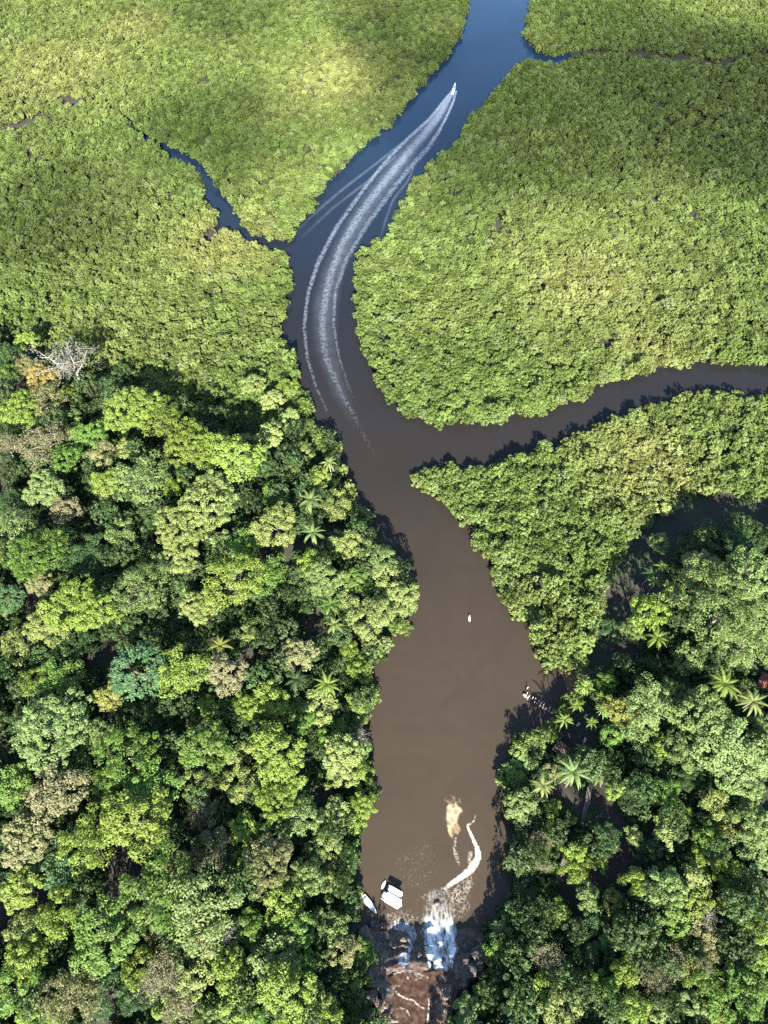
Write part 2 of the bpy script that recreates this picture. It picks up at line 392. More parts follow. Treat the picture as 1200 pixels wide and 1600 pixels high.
um, nt, out = mat_new('upstream_water')
geo = N(nt, 'ShaderNodeNewGeometry'); n1 = noise(nt, .6, 5, .6, geo.outputs['Position'])
c = ramp(nt, n1.outputs[0], [(.3, (.018,.010,.007)), (.5, (.045,.026,.017)), (.75, (.095,.062,.043))]).outputs[0]
pb = N(nt, 'ShaderNodeBsdfPrincipled'); pb.inputs['Roughness'].default_value = .15; pb.inputs['IOR'].default_value = 1.33
bm = N(nt, 'ShaderNodeBump'); bm.inputs['Strength'].default_value = .35; nt.links.new(n1.outputs[0], bm.inputs['Height'])
nt.links.new(bm.outputs[0], pb.inputs['Normal']); nt.links.new(c, pb.inputs['Base Color']); nt.links.new(pb.outputs[0], out.inputs[0])
upp = [(606,1528),(625,1519),(645,1515),(668,1519),(690,1516),(714,1522),(716,1545),(702,1600),(698,1760),(592,1760),(598,1600),(604,1560)]
V = at([p[0] for p in upp], [p[1] for p in upp], UP_Z)
tag(link('upstream_water', mesh('upstream_water', V, [list(range(len(upp)))[::-1]], um)), 'shallow reddish stream above the waterfall', kind='structure')

# beach of orange sand at the foot of the spit
sandm = surf('orange_sand', (.115,.058,.032), (.20,.105,.058), .5, .7, .15)
bp = [(872,1050),(884,1040),(908,1030),(926,1038),(938,1052),(922,1064),(906,1076),(894,1090),(884,1086),(880,1070)]
uu2, vv2 = np.meshgrid(np.arange(862, 1012, 2.), np.arange(985, 1100, 2.)); 
sd = np.maximum(poly_sdf(uu2, vv2, bp), poly_sdf(uu2, vv2, [(990,1000),(1001,1000),(1006,1030),(998,1034)]))
zs = -.9 + 1.05*sstep(-14, 9, sd + 5*(fbm(uu2, vv2, 12, 3, 2)-.5)) + .5*sstep(950, 985, uu2)
zs = np.maximum(zs, np.where(sd > 4, .03, -5)); PB = at(uu2, vv2, zs)
ri = np.arange(uu2.size).reshape(uu2.shape); q = np.stack([ri[:-1,:-1], ri[1:,:-1], ri[1:,1:], ri[:-1,1:]], -1); kq = (sd > -7)[:-1,:-1]
used = q[kq]; remap = np.full(uu2.size, -1); ids = np.unique(used); remap[ids] = np.arange(len(ids))
tag(link('beach', mesh('beach', PB.reshape(-1, 3)[ids], remap[used], sandm, True)), 'small sunlit patch of orange sand', kind='structure')

# ------------------------------------------------------------------ foam
def foam_mat(name, col, sc=1.2, soft=.25, stretch=None, amp=1.0):
    m, nt, out = mat_new(name)
    geo = N(nt, 'ShaderNodeNewGeometry'); at_ = N(nt, 'ShaderNodeAttribute'); at_.attribute_name = 'dens'
    vec = geo.outputs['Position']
    if stretch:
        mp = N(nt, 'ShaderNodeMapping'); mp.inputs['Scale'].default_value = stretch; nt.links.new(vec, mp.inputs[0]); vec = mp.outputs[0]
    n1 = noise(nt, sc, 5, .7, vec)
    vo = N(nt, 'ShaderNodeTexVoronoi'); vo.feature = 'DISTANCE_TO_EDGE'; vo.inputs['Scale'].default_value = sc*.9
    wv = N(nt, 'ShaderNodeVectorMath', operation='ADD'); nt.links.new(vec, wv.inputs[0])
    nd = noise(nt, sc*1.5, 2, .5, vec); nt.links.new(nd.outputs['Color'], wv.inputs[1]); nt.links.new(wv.outputs[0], vo.inputs['Vector'])
    lace = mrange(nt, vo.outputs[0], 0, .25, .22, -.16)
    x = math_(nt, 'ADD', math_(nt, 'ADD', at_.outputs['Fac'], math_(nt, 'MULTIPLY', math_(nt, 'SUBTRACT', n1.outputs[0], .5), 1.5*amp)), math_(nt, 'MULTIPLY', lace, amp))
    a = math_(nt, 'MULTIPLY', mrange(nt, x, .78-soft, .78+soft), mrange(nt, at_.outputs['Fac'], .0, .9, .1, 1))
    df = N(nt, 'ShaderNodeBsdfDiffuse'); df.inputs[0].default_value = (*col, 1)
    tr = N(nt, 'ShaderNodeBsdfTransparent'); mx = N(nt, 'ShaderNodeMixShader')
    nt.links.new(a, mx.inputs[0]); nt.links.new(tr.outputs[0], mx.inputs[1]); nt.links.new(df.outputs[0], mx.inputs[2])
    nt.links.new(mx.outputs[0], out.inputs[0]); return m
FOAM = foam_mat('white_foam', (.58,.53,.46), .8, .42)
WAKEM = foam_mat('wake_foam', (.31,.36,.44), .42, .55, None, .8)
def veil_mat():
    m, nt, out = mat_new('thin_froth')
    geo = N(nt, 'ShaderNodeNewGeometry'); at_ = N(nt, 'ShaderNodeAttribute'); at_.attribute_name = 'dens'
    n1 = noise(nt, .16, 4, .6, geo.outputs['Position'])
    a = math_(nt, 'MULTIPLY', at_.outputs['Fac'], mrange(nt, n1.outputs[0], .25, .75, .25, .75), True)
    df = N(nt, 'ShaderNodeBsdfDiffuse'); df.inputs[0].default_value = (.40, .47, .56, 1)
    tr = N(nt, 'ShaderNodeBsdfTransparent'); mx = N(nt, 'ShaderNodeMixShader')
    nt.links.new(a, mx.inputs[0]); nt.links.new(tr.outputs[0], mx.inputs[1]); nt.links.new(df.outputs[0], mx.inputs[2]); nt.links.new(mx.outputs[0], out.inputs[0]); return m
VEIL = veil_mat()
CREAMF = foam_mat('cream_foam', (.42,.31,.20), .45, .5)
FALLM = foam_mat('falling_water', (.70,.74,.78), .42, .5, (2.0, .5, .5))

def foam_obj(name, V, Q, D, mat, label):
    me = mesh(name, V, Q, mat); a = me.attributes.new('dens', 'FLOAT', 'POINT'); a.data.foreach_set('value', np.asarray(D, np.float32).ravel())
    return tag(link(name, me), label, kind='stuff')
def resample(P, n):
    P = np.array(P, float); d = np.r_[0, np.cumsum(np.hypot(*np.diff(P[:, :2], axis=0).T))]
    t = np.linspace(0, d[-1], n); out = np.stack([np.interp(t, d, P[:, i]) for i in range(P.shape[1])], -1)
    for _ in range(3):
        o = out.copy(); o[1:-1] = .25*out[:-2] + .5*out[1:-1] + .25*out[2:]; out = o
    return out
def strips(name, lines, mat, z, label, cols=9, soft=False):
    """lines of (u, v, half width in px, density); each becomes a ribbon lying on the water"""
    Vs, Qs, Ds, base = [], [], [], 0
    for li, L in enumerate(lines):
        n = max(12, int(np.hypot(*np.diff(np.array(L)[:, :2], axis=0).T).sum()/3))
        P = resample(L, n); T = np.gradient(P[:, :2], axis=0); T /= np.linalg.norm(T, axis=1)[:, None] + 1e-9
        Nn = np.stack([-T[:, 1], T[:, 0]], -1); s = np.linspace(-1, 1, cols)
        UV = P[:, None, :2] + Nn[:, None, :]*(s[None, :, None]*P[:, None, 2:3])
        Vs.append(at(UV[..., 0], UV[..., 1], z + .012*li).reshape(-1, 3))
        pr = (1 - s*s)**2 if soft else 1 - np.abs(s)**2.5; Ds.append((P[:, 3:4]*pr[None, :]*sstep(0, 4, np.arange(n))[:, None]**(1 if soft else 0)).ravel())
        i = np.arange(n*cols).reshape(n, cols) + base; base += n*cols
        Qs.append(np.stack([i[:-1,:-1], i[:-1,1:], i[1:,1:], i[1:,:-1]], -1).reshape(-1, 4))
    return foam_obj(name, np.concatenate(Vs), np.concatenate(Qs), np.concatenate(Ds), mat, label)
def blob(name, poly, dens, mat, zf, label, step=1.5, feather=6, flip=True):
    """foam sheet over a pixel outline; dens may be a function of (u, v)"""
    us = [p[0] for p in poly]; vs = [p[1] for p in poly]
    u, v = np.meshgrid(np.arange(min(us)-feather, max(us)+feather, step), np.arange(min(vs)-feather, max(vs)+feather, step))
    sd = poly_sdf(u, v, poly); d = sstep(-feather*.2, feather, sd)*(dens(u, v) if callable(dens) else dens)
    z = zf(u, v) if callable(zf) else zf + 0*u
    i = np.arange(u.size).reshape(u.shape); q = np.stack([i[:-1,:-1], i[1:,:-1], i[1:,1:], i[:-1,1:]], -1)
    k = (d > .01); kq = k[:-1,:-1] | k[1:,1:]
    used = q[kq]; remap = np.full(u.size, -1); ids = np.unique(used); remap[ids] = np.arange(len(ids))
    return foam_obj(name, at(u, v, z).reshape(-1, 3)[ids], remap[used], d.ravel()[ids], mat, label)

strips('wake_foam', [
  [(710,140,2.5,1.),(702,152,6,1.),(688,176,8,.88),(668,204,8,.70),(638,238,8,.60),(604,280,8,.56),(565,330,8,.54),(533,384,8,.52),(513,440,8,.50),(503,500,8,.46),(508,555,7,.40),(530,610,6,.34),(556,655,5,.28),(574,690,5,.22),(590,720,4,.10)],
  [(706,142,2,1.),(692,160,3.5,1.),(672,185,3.5,.85),(640,214,4,.70),(606,248,4,.62),(565,300,4.5,.58),(526,355,5,.56),(497,410,5,.56),(481,460,4.5,.54),(475,510,4,.50),(480,560,3.6,.44),(494,605,3.2,.36),(514,650,3,.26),(530,680,3,.1)],
  [(713,142,2,1.),(708,160,3,1.),(697,184,3,.9),(686,205,4,.74),(668,232,6,.6),(640,262,6,.54),(606,306,6,.50),(570,356,5.5,.48),(540,408,5,.48),(524,456,4,.48),(521,505,3.5,.45),(530,560,3,.36),(548,612,3,.25),(562,640,2,.1)],
 ], WAKEM, .06, 'long curved white wake trailing behind the speedboat')
strips('wake_froth', [
  [(702,156,6,.75),(686,182,10,.42),(657,215,15,.26),(622,258,18,.19),(582,310,20,.16),(547,365,21,.16),(519,425,21,.14),(507,480,25,.14),(508,540,22,.10),(530,610,18,.06),(560,670,12,.0)],
  [(640,213,2.0,.2),(590,254,3,.18),(540,292,3.4,.16),(500,326,3.4,.11),(462,362,3,.02)],
  [(622,240,2.0,.2),(575,283,3.2,.15),(520,325,3.4,.11),(470,372,3,.02)],
  [(650,252,2,.2),(638,282,3,.15),(614,312,3,.13),(602,345,3,.11),(592,378,3,.02)],
 ], VEIL, .11, 'thin smooth froth and bow waves spreading from the wake', 11, True)
strips('foam_streak', [
  [(694,1390,4,.85),(706,1380,5.5,1.0),(722,1370,6.5,1.1),(737,1357,8,1.1),(747,1342,7.5,1.1),(747,1328,5.5,1.0),(741,1315,4.2,.95),(736,1303,3.6,.9),(731,1294,3,.8),(729,1288,3,.8),(736,1288,2.6,.75),(742,1282,2,.65),(743,1272,1.6,.4)],
  [(736,1330,5,.7),(733,1345,5,.6),(738,1356,5,.5)],
  [(712,1308,3,.5),(710,1322,4,.55),(711,1334,5,.55),(716,1346,4,.5),(719,1356,2,.3)],
 ], FOAM, .05, 'thick white foam curling away from the waterfall')
blob('foam_patch', [(696,1258),(703,1252),(714,1252),(722,1260),(726,1270),(719,1274),(717,1284),(722,1294),(721,1304),(716,1309),(711,1306),(708,1313),(702,1309),(697,1297),(695,1280)],
     lambda u, v: .95 - .35*sstep(1276, 1300, v)*sstep(702, 712, u), CREAMF, .04, 'cream patch of foam floating on the brown pool', feather=5)
blob('foam_plume', [(690,1246),(700,1240),(720,1242),(726,1258),(700,1262),(694,1264)], .40, CREAMF, .03, 'thin cream froth above the foam patch', feather=7)
blob('foam_lace', [(694,1392),(722,1372),(744,1352),(744,1380),(738,1402),(722,1416),(700,1412)], .45, FOAM, .045, 'lacy froth below the bright foam curl', feather=8)
blob('foam_flecks', [(610,1330),(700,1290),(690,1370),(672,1400),(660,1440),(600,1440),(640,1400),(590,1380)], .20, FOAM, .035, 'scattered white flecks on the pool near the boats', feather=20)
blob('foam_fringe', [(600,1424),(628,1420),(668,1432),(668,1446),(600,1442)], .42, FOAM, .04, 'froth along the foot of the rock ledge', feather=7)
dr = lambda off: (lambda u, v: np.maximum(rock_h(u, v) + off, .03))
def fall_z(u, v):
    t = sstep(1440, 1526, v); return np.maximum(np.maximum(.05, 6.9*t**.9 + 1.3*(fbm(u, v, 10, 3, 4)-.5)*np.minimum(1, t*3)), rock_h(u, v) + .15)
blob('waterfall', [(684,1530),(676,1518),(672,1504),(664,1494),(666,1478),(660,1462),(656,1452),(660,1440),(656,1424),(664,1410),(662,1396),(674,1386),(686,1390),(697,1382),(706,1392),(704,1408),(714,1422),(710,1438),(718,1452),(714,1468),(719,1480),(712,1496),(710,1512),(702,1522),(700,1534)],
     lambda u, v: np.interp(v, [1384,1400,1425,1440,1452,1500,1518,1534], [.16,.26,.42,.68,1.0,1.0,.75,.5])*(.30 + 1.35*fbm(u*1.3, v*.55, 9, 3, 44)) - .25*sstep(7, 3, np.hypot(u-698, (v-1484)*.4)), FALLM, fall_z, 'broad white waterfall pouring over the rock ledge', feather=7)
blob('fall_lace', [(660,1412),(650,1400),(668,1388),(690,1380),(716,1386),(732,1400),(742,1418),(728,1436),(716,1444),(700,1440),(668,1440),(654,1428)], .38, FOAM, .055, 'lacy white foam spreading on the pool at the foot of the waterfall', feather=9)
for k, (poly, dn, lab) in enumerate([
  ([(606,1440),(622,1434),(634,1440),(648,1444),(654,1462),(646,1474),(634,1458),(620,1456),(610,1452)], .62, 'small cascade left of the main fall, nearest the boats'),
  ([(632,1458),(644,1466),(648,1480),(642,1492),(634,1490),(638,1476)], .85, 'bright white trickle in the middle of the ledge'),
  ([(620,1494),(632,1484),(644,1490),(642,1506),(632,1514),(622,1508)], .80, 'white cascade at the upper left of the ledge'),
  ([(664,1460),(670,1478),(674,1500),(677,1520),(671,1522),(666,1500),(660,1480)], .9, 'white strand running down beside the main fall'),
  ([(588,1486),(594,1492),(592,1506),(586,1500)], .6, 'thin trickle at the left side of the ledge')]):
    blob('cascade', poly, dn, FALLM, dr(.18), lab, feather=4)
strips('rapids_foam', [
  [(614,1522,2,.5),(628,1518,2.4,.6),(646,1516,2,.5),(660,1524,2,.5)],
  [(618,1548,2,.6),(624,1556,3,.7),(634,1560,3,.7),(648,1564,2.6,.7),(656,1574,2,.7),(668,1577,2,.6)],
  [(622,1574,2,.5),(636,1578,2.4,.6),(640,1588,2,.5)],
  [(670,1560,2,.6),(670,1580,2.4,.8),(667,1604,2.6,.8)],
 ], FOAM, UP_Z + .35, 'white rapids on the shallow stream above the fall')

# ------------------------------------------------------------------ foliage shapes
def leaves(C, Nn, s, asp=.62):
    n = len(C); Nn = Nn/(np.linalg.norm(Nn, axis=1)[:, None] + 1e-9)
    T = np.cross(Nn, rng.normal(size=(n, 3))); T /= np.linalg.norm(T, axis=1)[:, None] + 1e-9
    B = np.cross(Nn, T); s = s[:, None]
    V = np.stack([C + T*s, C + B*s*asp, C - T*s, C - B*s*asp], 1).reshape(-1, 3)
    return V, np.arange(4*n).reshape(n, 4)
def sphere_dirs(n):
    d = rng.normal(size=(n, 3)); return d/np.linalg.norm(d, axis=1)[:, None]
def puffs(C, r, per, leaf, up=.55, shell=.6):
    """leaf clumps: C centres, r radii -> leaf quads on the upper shell of each"""
    n = len(C); d = sphere_dirs(n*per); d[:, 2] = np.where(d[:, 2] < -.35, -d[:, 2], d[:, 2])
    rr = np.repeat(r, per); cc = np.repeat(C, per, 0)
    P = cc + d*(rr*rng.uniform(shell, 1.08, n*per))[:, None]*np.array([1, 1, .8])
    Nn = d*.6 + np.array([0, -.30, up]) + rng.normal(size=d.shape)*.36
    return leaves(P, Nn, leaf*rng.uniform(.65, 1.3, n*per))
def crown(Rr, Hc, zc, rp, per, leaf, seed, cover=1.6, ragged=.22):
    global rng
    rng = np.random.default_rng(seed)
    n = int(cover*2*Rr*Rr*(.5 + .5*Hc/Rr)/(rp*rp)) + 4
    k = np.arange(n); zz = -.25 + 1.25*(k + .5)/n; a = k*2.39996 + rng.normal(size=n)*.25
    ph = rng.uniform(0, 6.28, 4)
    lob = 1 + ragged*(.55*np.sin(2*a+ph[0]) + .5*np.sin(3*a+ph[1]) + .4*np.sin(5*a+ph[2]))
    rad = np.sqrt(np.clip(1-zz*zz, 0, 1))*lob
    j = rng.uniform(.72, 1.06, n)
    C = np.stack([Rr*rad*np.cos(a)*j, Rr*rad*np.sin(a)*j, zc + Hc*zz*j*(1 + .18*np.sin(3*a+ph[3]))], -1)
    C += rng.normal(size=C.shape)*rp*.35
    r = rp*rng.uniform(.65, 1.35, n)
    keep = rng.random(n) > .07
    return C[keep], r[keep]
def trunk_mesh(name, h, Rr, zc, C, r0, mat, nl=8, thin=1.0):
    m = MB(); lean = random.uniform(-.5, .5)
    m.tube([(0,0,-1.2), (.1,.05,h*.2), (lean*.5,.2,zc*.55), (lean,.1,zc*.95)], [r0*1.35, r0, r0*.75, r0*.45])
    sel = random.sample(range(len(C)), min(nl, len(C)))
    for i in sel:
        e = Vector(C[i])*.82; e.z -= .05*h; s = Vector((lean*.6, .15, zc*random.uniform(.5, .8))); mid = s.lerp(e, .5) + Vector((0, 0, -.06*h*random.random()))
        m.tube([s, mid, e], [r0*.42*thin, r0*.26*thin, r0*.1*thin], 5)
    return m.mesh(name, mat, True)
CLASS = {'S': (3.4, 2.7, 9.0, 1.15), 'M': (5.8, 4.0, 14.0, 1.45), 'L': (9.2, 5.0, 23.0, 1.75), 'X': (13.5, 6.2, 28.0, 2.05)}
PROTO = {}
def broad_proto(cls, var):
    key = (cls, var)
    if key in PROTO: return PROTO[key]
    Rr, Hc, h, rp = CLASS[cls]; zc = h - Hc
    C, r = crown(Rr, Hc, zc, rp*(.8, 1.0, 1.15)[var % 3], 0, 0, 100 + ord(cls)*7 + var, ragged=.2 + .06*var)
    V, F = puffs(C, r, 84 if cls in 'SM' else 76, .30 if cls == 'S' else .34 if cls == 'M' else .40)
    cr = mesh('crown', V, F); tr = trunk_mesh('trunk', h, Rr, zc, C, .16 + .022*h*.9, BARK, 7 + var)
    PROTO[key] = (cr, tr, Rr, h); return PROTO[key]
def feather_proto(var):
    """a tree of long fern-like sprays (jacaranda or albizia like)"""
    key = ('F', var)
    if key in PROTO: return PROTO[key]
    global rng
    rng = np.random.default_rng(900+var); Rr, Hc, h = 8.5, 4.2, 17.; Vs = []; Fs = []; b = 0; tips = []
    for i in range(84):
        a = i*2.4 + rng.normal()*.2; t = .25 + .75*math.sqrt((i+.5)/84); z0 = h - Hc + Hc*(1 - t*t)*1.0
        tip = np.array([Rr*t*math.cos(a), Rr*t*math.sin(a), z0]); tips.append(tip)
        for k in range(7):
            aa = a + rng.normal()*.75; L = rng.uniform(1.6, 2.9); d = np.array([math.cos(aa), math.sin(aa), rng.uniform(-.1, .5)])
            s = np.linspace(0, 1, 9)[:, None]; ln = tip - d*.8 + d*L*s - np.array([0, 0, .7])*s*s
            P = np.repeat(ln, 2, 0) + rng.normal(size=(18, 3))*.16
            V, F = leaves(P, np.array([0, 0, 1.]) + rng.normal(size=P.shape)*.4, rng.uniform(.16, .34, 18)); Vs.append(V); Fs.append(F + b); b += len(V)
    cr = mesh('crown', np.concatenate(Vs), np.concatenate(Fs)); tr = trunk_mesh('trunk', h, Rr, h-Hc, np.array(tips), .5, BARK, 9)
    PROTO[key] = (cr, tr, Rr, h); return PROTO[key]
def bare_proto(var):
    """pale leafless crown: forking branches and a haze of grey twigs and dry leaves"""
    key = ('B', var)
    if key in PROTO: return PROTO[key]
    global rng
    rng = np.random.default_rng(700+var); Rr, Hc, h = 6.2, 5., 15.
    m = MB(); m.tube([(0,0,-1), (.2,0,h*.3), (.1,.2,h*.5)], [.38, .3, .26]); tips = []
    for i in range(9):
        a = i*2.4 + rng.normal()*.3; t = rng.uniform(.45, .9); e = Vector((Rr*t*math.cos(a), Rr*t*math.sin(a), h - Hc*.15 - Hc*t*t*.6))
        s = Vector((.1, .2, h*rng.uniform(.36, .5))); mid = s.lerp(e, .55) + Vector((0, 0, -.8))
        m.tube([s, mid, e], [.22, .14, .06], 5)
        for k in range(6):
            s2 = mid.lerp(e, rng.uniform(0, .9)); e2 = s2 + Vector((rng.normal()*1.7, rng.normal()*1.7, rng.uniform(.2, 1.8)))
            m.tube([s2, s2.lerp(e2, .5) + Vector((0, 0, .2)), e2], [.09, .07, .04], 4); tips.append(np.array(e2))
    tips = np.array(tips)
    per = (34, 60, 16)[var % 3]
    P = np.repeat(tips, per, 0) + rng.normal(size=(len(tips)*per, 3))*np.array([.75, .75, .4])
    V, F = leaves(P, rng.normal(size=P.shape)*.6 + np.array([0, 0, .6]), rng.uniform(.16, .42, len(P)), .3)
    PROTO[key] = (mesh('crown', V, F), m.mesh('trunk', PALE_BARK, True), Rr, h); return PROTO[key]
def palm_proto(var):
    key = ('P', var)
    if key in PROTO: return PROTO[key]
    global rng
    rng = np.random.default_rng(500+var); h, L, nf = ((14., 4.0, 14), (13., 5.2, 24), (11., 4.4, 17))[var]
    bx = (.9, -.5, .4)[var]; top = np.array([bx, -.3, h])
    m = MB(); m.tube([(0,0,-1), (0,0,.3), (bx*.25,-.05,h*.35), (bx*.65,-.15,h*.7), tuple(top)], [.32, .24, .18, .16, .15], 7)
    Vs = []; Fs = []; b = 0
    for i in range(nf):
        a = i*2.39996 + rng.normal()*.15; el = (1.15 - 1.35*(i/nf)**1.1) + rng.normal()*.08; ll = L*rng.uniform(.85, 1.12)*(1 if i > 3 else .7)
        s = np.linspace(0, 1, 17); hd = np.array([math.cos(a), math.sin(a), 0]); ang = el - s*rng.uniform(1.2, 1.9)
        step = ll/16; q = np.cumsum(np.stack([np.cos(ang)*step, np.sin(ang)*step], -1), 0)
        ln = top + hd*q[:, :1] + np.array([0, 0, 1.])*q[:, 1:]
        side = np.array([-hd[1], hd[0], 0])
        for k in range(17):
            w = ll*(.16, .12, .15)[var]*math.sin(math.pi*min(1, .12 + .88*s[k]))**.6*(1 - .72*s[k]); tn = ln[min(k+1, 16)] - ln[max(k-1, 0)]; tn /= np.linalg.norm(tn)
            for sg in (-1, 1):
                e = ln[k] + side*sg*w + tn*w*.55 - np.array([0, 0, w*.35]); o = tn*step*.44
                V = np.array([ln[k]-o, ln[k]+o, e+o*.4, e-o*.4]); Vs.append(V); Fs.append(np.arange(4)[None] + b); b += 4
    PROTO[key] = (mesh('crown', np.concatenate(Vs), np.concatenate(Fs)), m.mesh('trunk', PALE_BARK, True), L, h); return PROTO[key]
MATMESH = {}
def with_mat(me, mat):
    k = (me.name, mat.name)
    if k not in MATMESH:
        c = me.copy(); c.materials.clear(); c.materials.append(mat); MATMESH[k] = c
    return MATMESH[k]

TREES = []      # (object, u, v, size words, look words, noun, side)
def plant(proto, mat, u, v, sc, name, cat, look, noun, group, lift=.78, sz=1.0, sizew=''):
    cr, tr, Rr, h = proto
    p = at(u, v, 4 + lift*h*sc*sz)
    g = gz(p[0], p[1]); p = at(u, v, g + lift*h*sc*sz); g = gz(p[0], p[1])
    o = empty(name, (p[0], p[1], g - .05), random.uniform(0, 6.28)); o.scale = (sc, sc, sc*sz)
    link('trunk', tr, o); link('crown', with_mat(cr, mat), o)
    tag(o, None, cat, group); TREES.append((o, u, v, sizew, look, noun)); return o

# crowns read off the photograph: x, y, width in px, species
L_TREES = """40 533 35 yg;40 570 36 tan;67 590 50 orange;7 587 40 green;67 627 60 tan;107 613 28 yg;33 640 60 yg;100 657 40 sage;205 640 80 yg;250 655 60 yg;
293 693 75 yg;335 706 60 yg;372 716 70 yg;140 680 50 green;107 690 42 tan;103 717 50 green;160 710 40 tan;200 700 36 pale;167 752 45 yg;223 750 74 sage;273 762 36 yg;
323 785 90 pale;70 762 60 sage;103 795 46 pink;20 788 56 dark;383 667 30 dark;387 690 26 pale;20 825 62 sage;57 866 84 green;60 908 40 tan;143 868 64 dark;190 836 46 sage;
283 828 80 pale;277 874 60 pale;367 908 88 yg;220 923 84 sage;112 945 76 yg;150 952 66 yg;77 978 60 pale;310 947 56 pale;30 1003 50 pale;117 1010 60 dark;217 1047 84 blue;
283 1050 70 yg;173 1087 46 gold;353 1053 58 pink;327 1104 36 yg;383 1102 46 yg;43 1064 40 yg;93 1060 60 green;83 1140 108 sage;200 1183 98 green;320 1167 70 green;
367 1182 36 pale;223 1122 50 dark;13 935 46 blue;383 990 36 pale;150 1150 50 sage;20 1228 62 green;40 1310 74 tan;167 1220 50 green;140 1313 76 yg;213 1282 94 yg;
240 1228 70 green;330 1323 54 pink;307 1223 44 pale;377 1222 50 pale;383 1297 50 yg;93 1360 50 blue;33 1387 60 yg;247 1393 100 green;43 1453 60 pale;93 1428 60 yg;160 1460 90 green;
320 1420 98 sage;317 1462 60 tan;217 1517 50 yg;40 1497 60 yg;357 1510 60 yg;300 1527 56 pale;20 1547 70 green;110 1560 80 tan;60 1583 60 yg;
167 1553 70 dark;213 1550 60 dark;367 1567 60 yg;387 1450 50 green;387 1350 48 yg;90 1237 76 pink;
420 680 40 pale;450 655 36 pale;470 704 36 pale;495 747 40 yg;528 788 46 pale;455 733 22 yg;432 822 64 pale;487 878 46 yg;507 902 54 sage;587 873 56 sage;605 908 50 pale;625 934 54 pale;
580 963 66 pale;580 1010 30 pale;463 1022 56 tan;420 1095 56 yg;497 1103 50 pale;560 1098 34 yg;430 1172 76 yg;533 1178 60 pale;563 1046 38 yg;413 897 60 green;547 1014 30 yg;
447 1212 60 yg;433 1248 68 yg;533 1212 40 pale;470 1273 56 sage;523 1270 46 pale;567 1257 42 yg;552 1282 34 yg;510 1320 56 pale;477 1370 56 sage;420 1347 74 tan;443 1413 60 yg;543 1403 38 gold;
517 1370 40 pale;490 1447 44 sage;523 1453 40 sage;460 1453 60 green;430 1500 70 sage;470 1508 50 green;535 1483 44 tan;566 1498 56 green;587 1547 44 yg;550 1553 50 yg;447 1550 78 yg;490 1562 50 pale;
417 1535 46 green;525 1520 44 dark;510 1590 50 yg;395 1590 50 green;330 1590 50 sage;260 1585 50 yg;560 1585 40 green;395 600 38 pale;425 625 36 pale;448 605 30 yg;
558 1208 30 yg;566 1172 26 sage;541 1330 30 green;535 1360 30 dark;470 1120 44 green;520 1140 40 green;380 850 50 green;350 850 44 sage;430 770 40 green;480 800 40 dark;540 850 46 pale;560 840 40 sage;555 905 44 green;540 940 36 pale"""
R_TREES = """1130 955 120 sage;1110 905 70 sage;1170 900 80 sage;1164 1008 74 sage;1165 960 80 sage;1013 955 54 yg;988 985 40 sage;1027 945 22 gold;1053 930 40 pale;1077 1028 46 sage;947 1066 36 green;960 1107 44 gold;
985 1112 46 gold;1017 1100 70 sage;1047 1084 50 sage;1093 1117 78 sage;1122 1137 60 sage;1133 1168 88 sage;1000 1138 46 sage;957 1147 36 green;833 1163 30 sage;823 1190 30 sage;
943 1188 26 yg;1093 893 60 tan;1030 848 30 sage;1073 858 40 dark;1160 850 56 dark;1103 860 46 dark;953 985 36 dark;1033 1042 44 dark;1057 1064 44 dark;813 1257 50 sage;863 1263 26 yg;865 1288 20 yg;
897 1333 30 yg;900 1360 36 yg;937 1347 26 yg;960 1233 28 yg;1040 1240 46 green;1000 1235 54 dark;1150 1213 70 sage;1123 1262 50 pale;1143 1290 40 gold;1177 1287 60 sage;1070 1273 26 yg;
1040 1297 36 pale;990 1307 26 pale;1107 1343 46 yg;1173 1340 46 sage;1040 1387 60 sage;1000 1377 40 yg;1083 1373 40 pale;1143 1362 40 yg;1150 1410 50 yg;1090 1413 50 yg;873 1427 36 yg;957 1407 30 gold;
1013 1487 42 green;980 1447 30 yg;1100 1453 40 tan;1113 1483 40 tan;888 1508 22 yg;850 1550 50 yg;877 1577 54 pale;977 1517 40 yg;1077 1513 36 gold;1100 1530 40 green;
1167 1543 64 green;1117 1577 46 gold;990 1573 40 yg;1033 1577 40 pale;1083 1567 40 sage;807 1570 46 sage;947 1547 40 green;1180 1450 50 yg;1190 1400 46 sage;1180 1500 44 yg;1185 1180 60 sage;1188 1136 40 sage;
760 1560 46 green;730 1580 44 sage;800 1530 40 dark;780 1490 40 green;785 1460 34 sage;742 1632 66 sage;722 1662 70 green;770 1650 60 dark;806 1440 40 dark;830 1400 40 dark;823 1310 36 dark;815 1350 30 sage;812 1220 30 yg;
1070 1170 56 sage;1080 1215 46 dark;1030 1165 30 yg;905 1455 36 dark;920 1400 34 sage;920 1490 36 dark;930 1440 30 dark;950 1310 36 dark;900 1570 40 dark;1050 1430 40 green;1060 1460 34 yg;1015 1330 36 dark;1110 1310 44 green"""
BARE = """105 557 66 0;58 692 62 1;8 695 44 1;313 1267 42 1;200 1407 50 2;353 1457 34 0;257 1513 60 1;240 1540 40 2;283 1570 56 1;842 1313 32 1;845 1348 26 1;862 1497 46 1;1060 1507 42 1;1022 1530 40 1;1102 1507 22 1;335 1325 30 0;160 1430 22 2;560 1150 26 0;1110 1440 30 2;587 895 18 1;548 975 20 0"""
